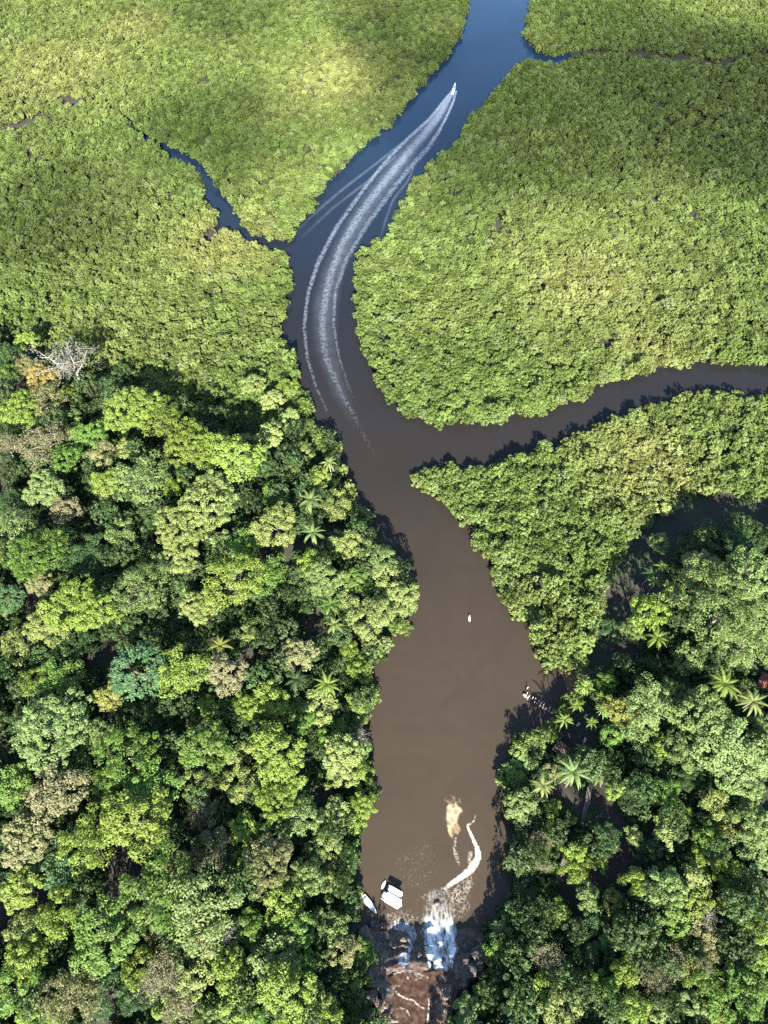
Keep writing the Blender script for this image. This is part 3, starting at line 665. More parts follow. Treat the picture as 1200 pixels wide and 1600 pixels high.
PALMS = """517 722 30 0 pale;484 780 42 1 sage;487 832 40 1 sage;516 944 40 1 green;522 972 34 0 pale;462 1060 40 1 dark;513 1072 44 1 yg;342 1008 40 2 gold;
913 1071 28 0 yg;899 1100 26 0 yg;885 1127 30 0 yg;927 1129 24 0 yg;939 1087 24 0 yg;908 1168 24 0 yg;941 1113 26 0 green;850 1228 40 2 pale;898 1208 52 1 sage;1134 1072 52 1 yg;1172 1096 48 1 pale;
1037 889 26 0 yg;1024 912 24 0 yg;1026 995 40 1 yg;1016 896 32 1 dark;925 1190 20 0 yg;934 1215 30 2 sage;470 765 26 0 dark"""
NOUN = {'tree': 'broadleaf tree', 'feather': 'feathery-leaved tree'}
def do_broad(lst, side):
    for it in lst.replace('\n', '').split(';'):
        u, v, d, sp_ = it.split(); u, v, d = float(u), float(v), float(d)
        rad = d/2*mpp(u, v, 12)*.95
        cls = min(CLASS, key=lambda c: abs(math.log(CLASS[c][0]/rad))); sc = rad/CLASS[cls][0]
        sz = random.uniform(.88, 1.12)*(.62 if sp_ == 'dark' else 1.0)
        if rad < 3.4: sz *= 1.1
        if 535 < u < 606 and 1385 < v < 1600: sz *= .36
        if 755 < u < 830 and 1380 < v < 1570: sz *= .66
        if v > 1605 and u > 735: sz *= .66
        if 985 < u < 1065 and 925 < v < 965: sz *= 1.35
        if 800 < u < 840 and 1140 < v < 1230: sz *= .62
        sw = {'S': 'small', 'M': 'medium', 'L': 'large', 'X': 'huge'}[cls]
        pr = feather_proto(0) if sp_ == 'blue' and rad > 6 else broad_proto(cls, random.randrange(3))
        if sp_ == 'blue' and rad > 6: sc = rad/8.5
        plant(pr, LEAF[sp_], u, v, sc, 'broadleaf_tree', 'tree', SPEC[sp_][2], 'feathery tree' if pr is PROTO.get(('F', 0)) else 'broadleaf tree',
              'broadleaf trees of the left forest' if side == 'L' else 'broadleaf trees of the right forest', sz=sz, sizew=sw)
do_broad(L_TREES, 'L'); do_broad(R_TREES, 'R')
for it in BARE.replace('\n', '').split(';'):
    u, v, d, k = it.split(); u, v, d = float(u), float(v), float(d); pr = bare_proto(int(k)); sc = d/2*mpp(u, v, 12)*1.1/6.2
    plant(pr, LEAF[('grey', 'pink', 'grey')[int(k)]], u, v, sc, 'bare_tree', 'tree', 'grey-white' if int(k) != 1 else 'pale beige', 'half-bare tree', 'pale half-bare trees', .8, max(.8, 1/sc if sc < .8 else 1), 'small' if sc < .6 else 'medium' if sc < 1 else 'large')
for it in PALMS.replace('\n', '').split(';'):
    u, v, d, k, sp_ = it.split(); u, v, d = float(u), float(v), float(d); pr = palm_proto(int(k)); sc = d/2*mpp(u, v, 12)*1.12/pr[2]
    plant(pr, LEAF[sp_], u, v, sc, 'palm_tree', 'palm', SPEC[sp_][2], 'palm', 'palms on the river banks', .96, max(1.0, .85/sc), 'small' if d < 27 else 'medium' if d < 41 else 'large')

# fill the rest of the forest with lower trees that stand in the shade between the tall ones
rng = np.random.default_rng(21)
placed = [(t[0].location.x, t[0].location.y) for t in TREES]
nf = 0
for tries in range(9000):
    side = 'L' if rng.random() < .55 else 'R'
    u, v = (rng.uniform(-20, 600), rng.uniform(520, 1610)) if side == 'L' else (rng.uniform(770, 1225), rng.uniform(850, 1610))
    p = at(u, v, 9); x, y = p[0], p[1]
    F = poly_sdf(np.array([x]), np.array([y]), FOREST_L if side == 'L' else FOREST_R)[0]
    if F < 3: continue
    q_ = lambda P: poly_sdf(np.array([x]), np.array([y]), P)[0]
    if np.hypot(x - at(1205, 1068, 9)[0], y - at(1205, 1068, 9)[1]) < 13: continue
    if q_(CLEAR) > -4 or q_(MUD) > -3 or line_dist(np.array([x]), np.array([y]), WALK)[0] < 5 or q_(ROCKP) > -4: continue
    if min((x-a)**2 + (y-b)**2 for a, b in placed) < 6.2**2: continue
    placed.append((x, y)); nf += 1
    sp_ = rng.choice(['dark', 'green', 'sage', 'dark', 'yg', 'tan']); cls = rng.choice(['S', 'M', 'S'])
    plant(broad_proto(cls, int(rng.integers(3))), LEAF[sp_], u, v, rng.uniform(.75, 1.1), 'broadleaf_tree', 'tree', SPEC[sp_][2], 'understorey tree',
          'understorey trees of the left forest' if side == 'L' else 'understorey trees of the right forest', sz=rng.uniform(.6, .85), sizew='small' if cls == 'S' else 'medium')
    if nf > 22: break

# ------------------------------------------------------------------ mangrove and undergrowth
def clump_mesh(seed, Rr, Hc, zc, rp, per, leaf, mat):
    C, r = crown(Rr, Hc, zc, rp, 0, 0, seed, 1.15, .25)
    low = C.copy(); sel = C[:, 2] < zc + .3*Hc                 # skirts: foliage reaches down to the water on the outside
    low = low[sel][::2]; low[:, 2] = rng.uniform(.5, zc, len(low)); low[:, :2] *= .9
    C = np.concatenate([C, low]); r = np.concatenate([r, np.full(len(low), rp*.8)])
    V, F = puffs(C, r, per, leaf, .55); n0 = len(F)
    a = C*np.array([.22, .22, 0]) + np.array([0, 0, -.9]); wv = np.stack([-C[:, 1], C[:, 0], 0*C[:, 0]], -1); wv = wv/(np.linalg.norm(wv, axis=1)[:, None] + 1e-6)*.07
    S_ = np.stack([a-wv*1.6, a+wv*1.6, C+wv, C-wv], 1).reshape(-1, 3); S2 = np.stack([a-[0, 0, .1], a+[0, 0, .1], C+[0, 0, .07], C-[0, 0, .07]], 1).reshape(-1, 3)   # prop roots and stems
    Vs = np.concatenate([V, S_, S2]); Fs = np.arange(len(Vs)).reshape(-1, 4)
    me = mesh('mangrove_tree', Vs, Fs, mat); me.materials.append(MBARK)
    me.polygons.foreach_set('material_index', np.r_[np.zeros(n0, np.int32), np.ones(len(Fs)-n0, np.int32)]); return me
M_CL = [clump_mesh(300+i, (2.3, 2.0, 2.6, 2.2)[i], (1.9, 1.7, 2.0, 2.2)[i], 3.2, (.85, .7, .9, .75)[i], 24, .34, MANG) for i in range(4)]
U_CL = [clump_mesh(340+i, (2.4, 1.8, 3.0, 3.2)[i], (1.6, 1.9, 1.7, 2.6)[i], (1.4, 1.4, 1.4, 5.5)[i], (.8, .8, .8, 1.0)[i], 26, .34, UNDER) for i in range(4)]
protos = bpy.data.collections.new('foliage_kinds')             # shapes only, not linked to the scene
def proto_coll(name, meshes):
    c = bpy.data.collections.new(name)
    for i, m in enumerate(meshes): c.objects.link(bpy.data.objects.new('%s_%d' % (name, i), m))
    return c
def scatter(name, P, rotz, scl, ix, coll, label):
    me = bpy.data.meshes.new(name); n = len(P); me.vertices.add(n); me.vertices.foreach_set('co', np.asarray(P, np.float32).ravel())
    a = me.attributes.new('rot', 'FLOAT_VECTOR', 'POINT'); r = np.zeros((n, 3), np.float32); r[:, 2] = rotz
    r[:, 0] = np.random.default_rng(1).normal(size=n)*.12; r[:, 1] = np.random.default_rng(2).normal(size=n)*.12; a.data.foreach_set('vector', r.ravel())
    a = me.attributes.new('scl', 'FLOAT_VECTOR', 'POINT'); a.data.foreach_set('vector', np.asarray(scl, np.float32).ravel())
    a = me.attributes.new('kindix', 'INT', 'POINT'); a.data.foreach_set('value', np.asarray(ix, np.int32))
    me.update(); o = link(name, me)
    ng = bpy.data.node_groups.new(name, 'GeometryNodeTree')
    ng.interface.new_socket('Geometry', in_out='INPUT', socket_type='NodeSocketGeometry'); ng.interface.new_socket('Geometry', in_out='OUTPUT', socket_type='NodeSocketGeometry')
    gi = ng.nodes.new('NodeGroupInput'); go = ng.nodes.new('NodeGroupOutput'); mp = ng.nodes.new('GeometryNodeMeshToPoints')
    ip = ng.nodes.new('GeometryNodeInstanceOnPoints'); ci = ng.nodes.new('GeometryNodeCollectionInfo')
    ci.inputs[0].default_value = coll; ci.inputs[1].default_value = True; ci.inputs[2].default_value = True
    ip.inputs['Pick Instance'].default_value = True
    def na(nm, t):
        k = ng.nodes.new('GeometryNodeInputNamedAttribute'); k.data_type = t; k.inputs[0].default_value = nm; return k.outputs[0]
    ng.links.new(gi.outputs[0], mp.inputs[0]); ng.links.new(mp.outputs[0], ip.inputs['Points']); ng.links.new(ci.outputs[0], ip.inputs['Instance'])
    ng.links.new(na('kindix', 'INT'), ip.inputs['Instance Index']); ng.links.new(na('rot', 'FLOAT_VECTOR'), ip.inputs['Rotation']); ng.links.new(na('scl', 'FLOAT_VECTOR'), ip.inputs['Scale'])
    ng.links.new(ip.outputs[0], go.inputs[0])
    md = o.modifiers.new('scatter', 'NODES'); md.node_group = ng
    return tag(o, label, kind='stuff')
def jgrid(x0, x1, y0, y1, st, seed):
    r = np.random.default_rng(seed); x, y = np.meshgrid(np.arange(x0, x1, st), np.arange(y0, y1, st*.87)); x = x + (np.arange(x.shape[0]) % 2)[:, None]*st*.5
    return (x + r.uniform(-.36, .36, x.shape)*st).ravel(), (y + r.uniform(-.36, .36, x.shape)*st).ravel(), r

x, y, r = jgrid(-460, 460, 60, 850, 3.5, 5)
u, v = pix(x, y, 4.0)
inview = (u > -110) & (u < 1310) & (v > -110) & (v < 1620)
x, y, u, v = x[inview], y[inview], u[inview], v[inview]
dw = -poly_sdf(x, y, WATER); fm = np.maximum(poly_sdf(x, y, FOREST_L), poly_sdf(x, y, FOREST_R)); mu = poly_sdf(x, y, MUD)
gap = fbm(x, y, 34, 4, 15)
# thin lines of old creeks where the canopy opens
creeks = [[(0,202),(30,194),(48,186),(62,178),(80,184)],[(150,152),(130,155),(112,158),(98,152)],[(62,178),(48,188),(20,197),(-20,204)],[(885,90),(858,92),(842,84),(862,93),(888,88),(905,82),(940,80),(975,83),(1010,81),(1058,90),(1064,83),(1090,92),(1125,102),(1160,88),(1210,80)],[(45,240),(70,252)],[(320,375),(345,352)]]
cd = np.full(x.shape, 1e9); cw = 2.6 + 1.6*(fbm(x, y, 16, 2, 71) - .4)
for ci, c_ in enumerate(creeks): cd = np.minimum(cd, line_dist(x, y, [tuple(at(a, b, 3)[:2]) for a, b in c_])*(.58 if c_[0] == (885,90) else .56 if c_[0] in ((150,152), (62,178)) else .8))
rag = fbm(x, y, 8, 3, 61); fine = fbm(x, y, 7, 2, 62)
ok = (dw > -1.2 + 3.6*(rag-.3)) & (fm < 1.5) & (mu < -2.6) & (cd > cw) & ((fine > .23) | (gap > .55))
# open, gappy canopy by the upper right and upper left creeks
og = np.maximum(sstep(75, 15, np.hypot((u-1060)/1.6, v-185)), sstep(60, 10, np.hypot((u-60)/1.4, v-175)))
ok &= ~((og > .1) & (r.random(len(x)) < og*.38))
x, y, u, v, dw, gap = x[ok], y[ok], u[ok], v[ok], dw[ok], gap[ok]
near = sstep(420, 150, y); edge = sstep(9, 1, dw)
tall = .78 + .30*near + .22*edge + .6*(fbm(x, y, 60, 3, 31) - .5) + .95*(fbm(x, y, 9, 2, 32) - .5)*(.6 + .6*near) + .3*(r.random(len(x)) < .06)
wide = .86 + .20*near + .12*edge + .25*(fbm(x, y, 45, 3, 33) - .5)
k = r.uniform(.70, 1.26, len(x))
em = r.random(len(x)) < .025 + .05*sstep(330, 420, v)*(fbm(x, y, 40, 2, 91) > .45)
wide = wide*np.where(em, 1.5, 1); tall = tall*np.where(em, 1.22, 1)
scl = np.stack([wide*k, wide*k, tall*r.uniform(.56, 1.38, len(x))], -1)
zz = ground_z(x, y); P = np.stack([x, y, np.clip(zz, -.4, .5)], -1); rot = r.uniform(0, 6.28, len(x)); ix = r.integers(0, 4, len(x))
# the 290 mangroves that show largest stand as trees of their own
vis = (u > 0) & (u < 1200) & (v > 0) & (v < 1600)
score = np.where(vis, np.hypot(x, y-30) - 60*edge, 1e9); first = np.zeros(len(x), bool); first[np.argsort(score)[:290]] = True
def stretch(u, v):
    if u > 640:
        if v > 975: return 'at the right mangrove tip above the sand'
        if v > 880: return 'on the right bank beside the paddler'
        if v > 800: return 'on the right bank below the spit'
        return 'on the pointed spit'
    if v > 700: return 'on the left bank by the palm'
    if v > 600: return 'on the left bank facing the channel'
    return 'on the left bank below the creek'
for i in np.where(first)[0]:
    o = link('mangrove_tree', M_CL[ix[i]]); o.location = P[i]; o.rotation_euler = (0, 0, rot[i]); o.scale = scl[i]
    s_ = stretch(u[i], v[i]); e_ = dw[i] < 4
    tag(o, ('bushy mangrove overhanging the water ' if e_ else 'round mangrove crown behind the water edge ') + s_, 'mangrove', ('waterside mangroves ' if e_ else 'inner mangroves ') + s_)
rest = ~first
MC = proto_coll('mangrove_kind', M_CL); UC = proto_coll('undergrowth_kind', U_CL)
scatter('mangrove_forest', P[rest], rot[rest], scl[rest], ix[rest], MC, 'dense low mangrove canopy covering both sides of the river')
# undergrowth in the forest
x, y, r = jgrid(-260, 300, -60, 420, 2.8, 9)
u, v = pix(x, y, 6.0); inv = (u > -160) & (u < 1360) & (v < 1780); x, y = x[inv], y[inv]
dw = -poly_sdf(x, y, WATER); fm = np.maximum(poly_sdf(x, y, FOREST_L), poly_sdf(x, y, FOREST_R))
ok = (fm > -2) & (dw > 1.0) & (poly_sdf(x, y, CLEAR) < -1) & ((poly_sdf(x, y, MUD) < 1.0) | ((r.random(len(x)) < .16) & (poly_sdf(x, y, MUD) < 6))) & (line_dist(x, y, WALK) > 2.2) & (np.hypot(x - at(1205, 1068, 9)[0], y - at(1205, 1068, 9)[1]) > 8.5) & (poly_sdf(x, y, ROCKP) < -1.2) & (fbm(x, y, 14, 3, 77) > .41)
x, y = x[ok], y[ok]; n = len(x)
P = np.stack([x, y, ground_z(x, y) - .2], -1); s = r.uniform(.55, 1.5, n); scl = np.stack([s, s, s*r.uniform(.8, 1.7, n)], -1)
scatter('undergrowth', P, r.uniform(0, 6.28, n), scl, r.choice([0, 0, 1, 1, 2, 2, 3], n), UC, 'dark leafy undergrowth between the forest trees')

# ------------------------------------------------------------------ boats
def hull_mesh(name, L, B, H, mat, floor=.25, blunt=2.2, stern=.86, rim=.14):
    ns = 15; V = []; F = []; rows = 9
    for i in range(ns):
        s = i/(ns-1); x = (s-.5)*L
        b = B/2*(stern + (1-stern)*min(1, s/.35)) if s < .35 else B/2*(1 - ((s-.35)/.65)**blunt)
        b = max(b, .03); g = H*(1 + .25*s*s); ib = max(b - rim, .015)
        fl = floor if s < .86 else g - .06
        V += [(x,-b,g), (x,-b*.93,.12), (x,-b*.55,-.22*(1-s**3)), (x,0,-.32*(1-s**4)), (x,b*.55,-.22*(1-s**3)), (x,b*.93,.12), (x,b,g), (x,ib,g), (x,ib*.97,fl), (x,-ib*.97,fl), (x,-ib,g)]
    k = 11
    for i in range(ns-1):
        for j in range(k): F.append([i*k+j, (i+1)*k+j, (i+1)*k+(j+1) % k, i*k+(j+1) % k][::-1])
    F.append([j for j in range(7)] + [7, 8, 9, 10]); F.append([(ns-1)*k + j for j in range(k)][::-1])
    return mesh(name, V, F, mat)
def slab(m, L, B, z, th, rr, arch=.12, cx=0):
    """rounded, slightly arched canopy"""
    n = 5; out_ = []
    for (sx, sy) in ((1,1),(-1,1),(-1,-1),(1,-1)):
        for i in range(n):
            a = math.pi/2*i/(n-1) + {(1,1):0,(-1,1):math.pi/2,(-1,-1):math.pi,(1,-1):3*math.pi/2}[(sx,sy)]
            out_.append((cx + sx*(L/2-rr) + rr*math.cos(a), sy*(B/2-rr) + rr*math.sin(a)))
    k = len(out_); V = [(x, y, z) for x, y in out_] + [(x, y, z+th) for x, y in out_] + [(cx + (x-cx)*.9, y*.82, z+th+arch) for x, y in out_]
    F = [list(range(k))[::-1], [2*k+i for i in range(k)]]
    for i in range(k):
        j = (i+1) % k; F += [[i, j, k+j, k+i], [k+i, k+j, 2*k+j, 2*k+i]]
    m.add(V, F)
def outboard(x, y, parent):
    m = MB(); m.box((x-.28, y, .75), (.42, .34, .52), taper=.75); m.box((x-.25, y, .18), (.16, .12, .7)); m.box((x-.28, y, -.22), (.34, .06, .16)); m.link('outboard_motor', DARKM, parent)
def heading(u1, v1, u2, v2):
    a = at(u1, v1); b = at(u2, v2); return math.atan2(b[1]-a[1], b[0]-a[0]), float(np.hypot(b[0]-a[0], b[1]-a[1]))
def boat(name, stern_px, bow_px, label, B, canopy=None, motors=1, H=.75, cover=False, cat='boat', canmat=CANVAS, blunt=2.2, canz=2.1):
    rz, L = heading(*stern_px, *bow_px); p = at((stern_px[0]+bow_px[0])/2, (stern_px[1]+bow_px[1])/2)
    o = empty(name, (p[0], p[1], .02), rz); tag(o, label, cat)
    link('hull', hull_mesh('hull', L, B, H, WHITE, blunt=blunt), o)
    for i in range(motors): outboard(-L/2, (i-(motors-1)/2)*.6, o)
    if cover:
        m = MB(); slab(m, L*.62, B*.74, H-.02, .06, .35, .22, -.06*L); m.link('cover', CANVAS, o)
        m = MB(); m.box((L*.31, 0, H+.16), (.06, B*.55, .3)); m.link('windscreen', DARKM, o)
    else:
        m = MB()
        for sx in (-.3, -.05, .18): m.box((sx*L, 0, .48), (.38, B*.72, .1))
        m.link('seats', CANVAS, o)
    if canopy:
        cl, cb, cx = canopy; m = MB(); slab(m, cl, cb, canz, .08, .45, .14, cx); cn = m.link('canopy', canmat, o)
        for sx in (-1, 1):
            for sy in (-1, 1):
                m = MB(); m.tube([(cx + sx*(cl/2-.3), sy*min(cb/2-.15, B/2-.1), H-.2), (cx + sx*(cl/2-.35), sy*(cb/2-.25), canz+.02)], [.035, .035], 6); m.link('canopy_pole', STEEL, o)
    return o
boat('motorboat', (567,1400), (588.5,1427), 'long white open motorboat with pointed bow, moored left of the others by the rocks', 2.15, cover=True)
boat('canopy_boat', (598,1398.5), (628,1416), 'wide white-roofed tour boat, the larger of the two rafted side by side', 3.3, canopy=(6.0, 3.5, .15), motors=2, blunt=4.5, cat='boat')
boat('canopy_boat', (606,1386.5), (629,1399.5), 'narrow white-roofed boat rafted behind the larger tour boat', 1.9, canopy=(5.2, 1.95, .1), motors=1, blunt=4.0)
rz, L = heading(596.5,1389, 602.5,1376)
kp = at(599.5, 1382.5); ko = empty('dinghy', (kp[0], kp[1], .02), rz); tag(ko, 'tiny white dinghy floating above the rafted boats', 'dinghy')
link('hull', hull_mesh('hull', L, 1.0, .35, WHITE, .12, 2.4, .6, .1), ko); m = MB(); m.box((-.2, 0, .25), (.25, .8, .05)); m.box((.6, 0, .27), (.22, .6, .05)); m.link('seats', POSTW, ko)
sb = boat('speedboat', (707,148), (711.5,131), 'speeding white boat with a blue canopy at the head of the wake', 2.4, canopy=(3.6, 2.1, -.1), motors=2, canmat=BLUECAN, H=.8, canz=1.9)

# paddler
pp = at(733.5, 966.5); po = empty('paddle_board', (pp[0], pp[1], .02), R_(88)); tag(po, 'small cream paddle board alone on the brown river', 'paddle board')
nb = 14; V = []
for z in (0, .12):
    for i in range(2*nb):
        t = i/(2*nb)*2*math.pi; V.append((1.65*math.cos(t), .42*math.copysign(abs(math.sin(t))**.75, math.sin(t)), z))
link('deck', mesh('deck', V, [list(range(2*nb))[::-1], list(range(2*nb, 4*nb))] + [[i, (i+1) % (2*nb), 2*nb+(i+1) % (2*nb), 2*nb+i] for i in range(2*nb)], CREAM), po)
m = MB(); m.box((-1.35, 0, -.12), (.2, .03, .2)); m.link('fin', DARKM, po)
def person():
    J = {'pel': (0,0,.95), 'chest': (.05,0,1.30), 'neck': (.06,0,1.47), 'head': (.08,0,1.62), 'top': (.08,0,1.73)}
    V = [J['pel'], (.03,0,1.12), J['chest'], J['neck'], (.08,0,1.56), (.09,0,1.66), (.09,0,1.74),
         (.02,.19,1.40), (.16,.30,1.16), (.36,.20,1.10), (.02,-.19,1.40), (.18,-.27,1.22), (.38,-.14,1.30),
         (0,.11,.88), (.06,.13,.50), (-.02,.14,.10), (.14,.15,.04), (0,-.11,.88), (.06,-.13,.50), (-.02,-.14,.10), (.14,-.15,.04)]
    E = [(0,1),(1,2),(2,3),(3,4),(4,5),(5,6),(2,7),(7,8),(8,9),(2,10),(10,11),(11,12),(0,13),(13,14),(14,15),(15,16),(0,17),(17,18),(18,19),(19,20)]
    rad = [.15,.13,.16,.06,.09,.11,.06,.075,.05,.04,.075,.05,.04,.09,.065,.05,.04,.09,.065,.05,.04]
    me = bpy.data.meshes.new('body'); me.from_pydata(V, E, []); me.materials.append(SKIN); o = bpy.data.objects.new('person', me); COL.objects.link(o)
    md = o.modifiers.new('skin', 'SKIN'); md.use_smooth_shade = True
    for i, s in enumerate(me.skin_vertices[0].data): s.radius = (rad[i], rad[i])
    me.skin_vertices[0].data[0].use_root = True
    o.modifiers.new('sub', 'SUBSURF').levels = 1; o.modifiers['sub'].render_levels = 2
    return o
pe = person(); pe.location = (pp[0], pp[1], .15); pe.rotation_euler = (0, 0, R_(88)); tag(pe, 'person in a white shirt and dark shorts standing on the paddle board', 'person')
m = MB(); m.tube([(.02,0,.98), (.04,0,1.15), (.06,0,1.32), (.06,0,1.45)], [.19, .19, .215, .12], 12); m.tube([(.02,.12,1.40), (.06,.24,1.28)], [.10, .085], 8); m.tube([(.02,-.12,1.40), (.07,-.22,1.30)], [.10, .085], 8); m.link('shirt', SHIRT, pe, True)
m = MB(); m.tube([(0,.0,1.02), (0,0,.86)], [.185, .19], 12); m.tube([(0,.10,.90), (.04,.12,.58)], [.115, .10], 8); m.tube([(0,-.10,.90), (.04,-.12,.58)], [.115, .10], 8); m.link('shorts', SHORTS, pe, True)
m = MB(); m.tube([(.07,0,1.66), (.07,0,1.74), (.07,0,1.785)], [.125, .115, .05], 10); m.link('hair', DARKM, pe, True)
pd = MB(); pd.tube([(.40,-.10,1.45), (.36,.35,.05)], [.02, .02], 6); pd.box((.35, .42, -.12), (.05, .2, .42)); pdo = pd.link('paddle', DARKM); pdo.location = pe.location; pdo.rotation_euler = pe.rotation_euler
tag(pdo, 'dark paddle held by the person on the board', 'paddle')

# ------------------------------------------------------------------ jetty posts, platform, benches, huts, boardwalk
A = np.array([822, 1086.]); B_ = np.array([868, 1114.]); nd = (B_-A)/np.linalg.norm(B_-A); pn = np.array([-nd[1], nd[0]])
posts = []
for i in range(11):
    for sg in (-1, 1):
        if (i, sg) in ((2, 1), (7, -1)): continue
        q_ = A + (B_-A)*i/10 + pn*sg*2.4 + rng.normal(size=2)*.5
        posts.append((q_, i, sg))
posts.append((np.array([824.5, 1074.5]), 11, 1))
for j, (q_, i, sg) in enumerate(posts):
    p = at(q_[0], q_[1], 1.2); h = 2.0 + rng.uniform(-.3, .5)
    m = MB(); m.tube([(0,0,-1.8), (0,0,h*.6), (rng.normal()*.05, rng.normal()*.05, h)], [.17, .16, .15], 8)
    o = link('jetty_post', m.mesh('jetty_post', POSTW), None, (p[0], p[1], 0))
    w = 'lone post standing apart above the end of the ruined jetty' if i == 11 else \
        'timber post in the %s row of the jetty, %s' % ('upper' if sg < 0 else 'lower', ('outermost beside the pale platform', 'in its outer third', 'near its middle', 'in its inner third', 'nearest the bank')[min(4, i//2 if i < 9 else 4)])
    tag(o, w, 'post', 'timber posts of the ruined jetty')
pt = at(820.5, 1087, .9); o = empty('platform', (pt[0], pt[1], 0), R_(-35)); tag(o, 'pale broken deck piece at the outer end of the ruined jetty', 'jetty platform')
m = MB()
for i in range(5): m.box((-.64 + i*.32, 0, 1.0 + .03*(i % 2)), (.24, .9 + .3*(i % 3), .06))
m.link('deck', surf('pale_plank', (.36,.34,.32), (.52,.50,.47), 2.), o); m = MB()
for sy in (-.4, .4): m.box((0, sy, .91), (1.8, .12, .1))
m.link('beam', POSTW, o)
for (u, v, rz, lab) in ((904,1131,.75,'pale slatted bench lying between two palms nearest the water'), (916,1118,.8,'pale slatted bench higher on the clearing beside the palms'), (914,1156,1.1,'pale slatted bench at the lower palm near the brown roof')):
    p = at(u, v, 2); g = gz(p[0], p[1]); o = empty('bench', (p[0], p[1], g), rz); tag(o, lab, 'bench', 'benches in the clearing')
    m = MB()
    for i in range(4): m.box((0, -.36+.24*i, .45), (2.1, .16, .05))
    m.link('seat', surf('pale_slat', (.42,.42,.43), (.58,.58,.58), 3.), o)
    for sx in (-.8, .8): m = MB(); m.box((sx, 0, .21), (.1, .8, .42)); m.link('leg', WOOD, o)
def gable(name, u, v, L, Wd, hw, hr, rz, roofm, label, cat, walls=True, over=.5):
    p = at(u, v, hw + 2); g = gz(p[0], p[1]); p = at(u, v, g + hw + hr*.5); o = empty(name, (p[0], p[1], g), rz); tag(o, label, cat)
    if walls:
        m = MB(); m.box((0, 0, hw/2 - .3), (L, Wd, hw + .6)); m.link('wall', PLASTER, o)
        m = MB(); m.box((0, -Wd/2 - .02, 1.0), (.95, .06, 2.0)); m.link('door', WOOD, o)
        for sx in (-L*.3, L*.3): m = MB(); m.box((sx, -Wd/2 - .02, 1.5), (1.0, .05, 1.0)); m.link('window', DARKM, o)
    else:
        for sx in (-1, 1):
            for sy in (-1, 1): m = MB(); m.tube([(sx*L*.42, sy*Wd*.42, -.3), (sx*L*.42, sy*Wd*.42, hw)], [.12, .1], 6); m.link('post', WOOD, o)
    m = MB(); n = 9
    for sg in (-1, 1):          # overlapping courses of tiles or thatch running down each slope
        for i in range(n):
            t0, t1 = i/n, (i+1.12)/n; y0, y1 = sg*t0*(Wd/2+over), sg*t1*(Wd/2+over); z0, z1 = hw + hr*(1-t0)+.02, hw + hr*(1-t1)+.10
            xl = L/2 + over; V = [(-xl,y0,z0), (xl,y0,z0), (xl,y1,z1), (-xl,y1,z1), (-xl,y0,z0-.12), (xl,y0,z0-.12), (xl,y1,z1-.12), (-xl,y1,z1-.12)]
            f = [[0,1,2,3],[7,6,5,4],[0,4,5,1],[1,5,6,2],[2,6,7,3],[3,7,4,0]]; m.add(V, f if sg < 0 else [q[::-1] for q in f])
    m.tube([(-L/2-over, 0, hw+hr+.06), (L/2+over, 0, hw+hr+.06)], [.16, .16], 8)
    m.link('roof', roofm, o); return o
gable('house', 1205, 1068, 8, 6, 3.0, 1.8, R_(-32), TILE, 'terracotta-roofed house at the right edge beside the two big palms', 'house')
gable('hut', 878, 1170, 5.0, 4.2, 2.5, 1.5, R_(-38), THATCH, 'dark brown thatched hut shaded by palms on the right bank', 'hut', walls=False)
# upturned canoe on the bank
rz, L = heading(848,1188, 862,1180); cp_ = at(856, 1184, 2); o = empty('canoe', (cp_[0], cp_[1], gz(cp_[0], cp_[1]) + .25), rz); tag(o, 'white canoe pulled up on the bank below the thatched hut', 'canoe')
link('hull', hull_mesh('hull', 4.4, .95, .45, WHITE, .1, 2.2, .3, .08), o); m = MB(); m.box((-.6,0,.32), (.25,.7,.05)); m.box((.7,0,.32), (.25,.6,.05)); m.link('seats', POSTW, o)
# boardwalk
WP = resample(np.array(WALK), 90); root = empty('boardwalk', (WP[45][0], WP[45][1], 0)); tag(root, 'long grey wooden boardwalk climbing through the right forest', 'boardwalk')
zw = ground_z(WP[:, 0], WP[:, 1]); zw = np.convolve(np.pad(zw, 6, 'edge'), np.ones(13)/13, 'valid') + .9
m = MB(); rl = MB(); c0 = WP[45]
T = np.gradient(WP, axis=0); T /= np.linalg.norm(T, axis=1)[:, None]; d = np.r_[0, np.cumsum(np.hypot(*np.diff(WP, axis=0).T))]
for s in np.arange(0, d[-1], .42):
    px_, py_ = np.interp(s, d, WP[:, 0]), np.interp(s, d, WP[:, 1]); a = math.atan2(np.interp(s, d, T[:, 1]), np.interp(s, d, T[:, 0]))
    m.box((px_-c0[0], py_-c0[1], np.interp(s, d, zw) + rng.normal()*.012), (.35, 1.6 + rng.normal()*.05, .07), a)
m.link('deck', WOOD, root)
for sg in (-1, 1):
    m = MB(); nrm = np.stack([-T[:, 1], T[:, 0]], -1)*sg*.85
    pts = [(WP[i][0]-c0[0]+nrm[i][0], WP[i][1]-c0[1]+nrm[i][1], zw[i]+.95) for i in range(0, 90, 3)]
    m.tube(pts, [.05]*len(pts), 5)
    for q_ in pts[::2]: m.box((q_[0], q_[1], q_[2]-.9), (.1, .1, 1.8))
    m.link('railing', WOOD, root)

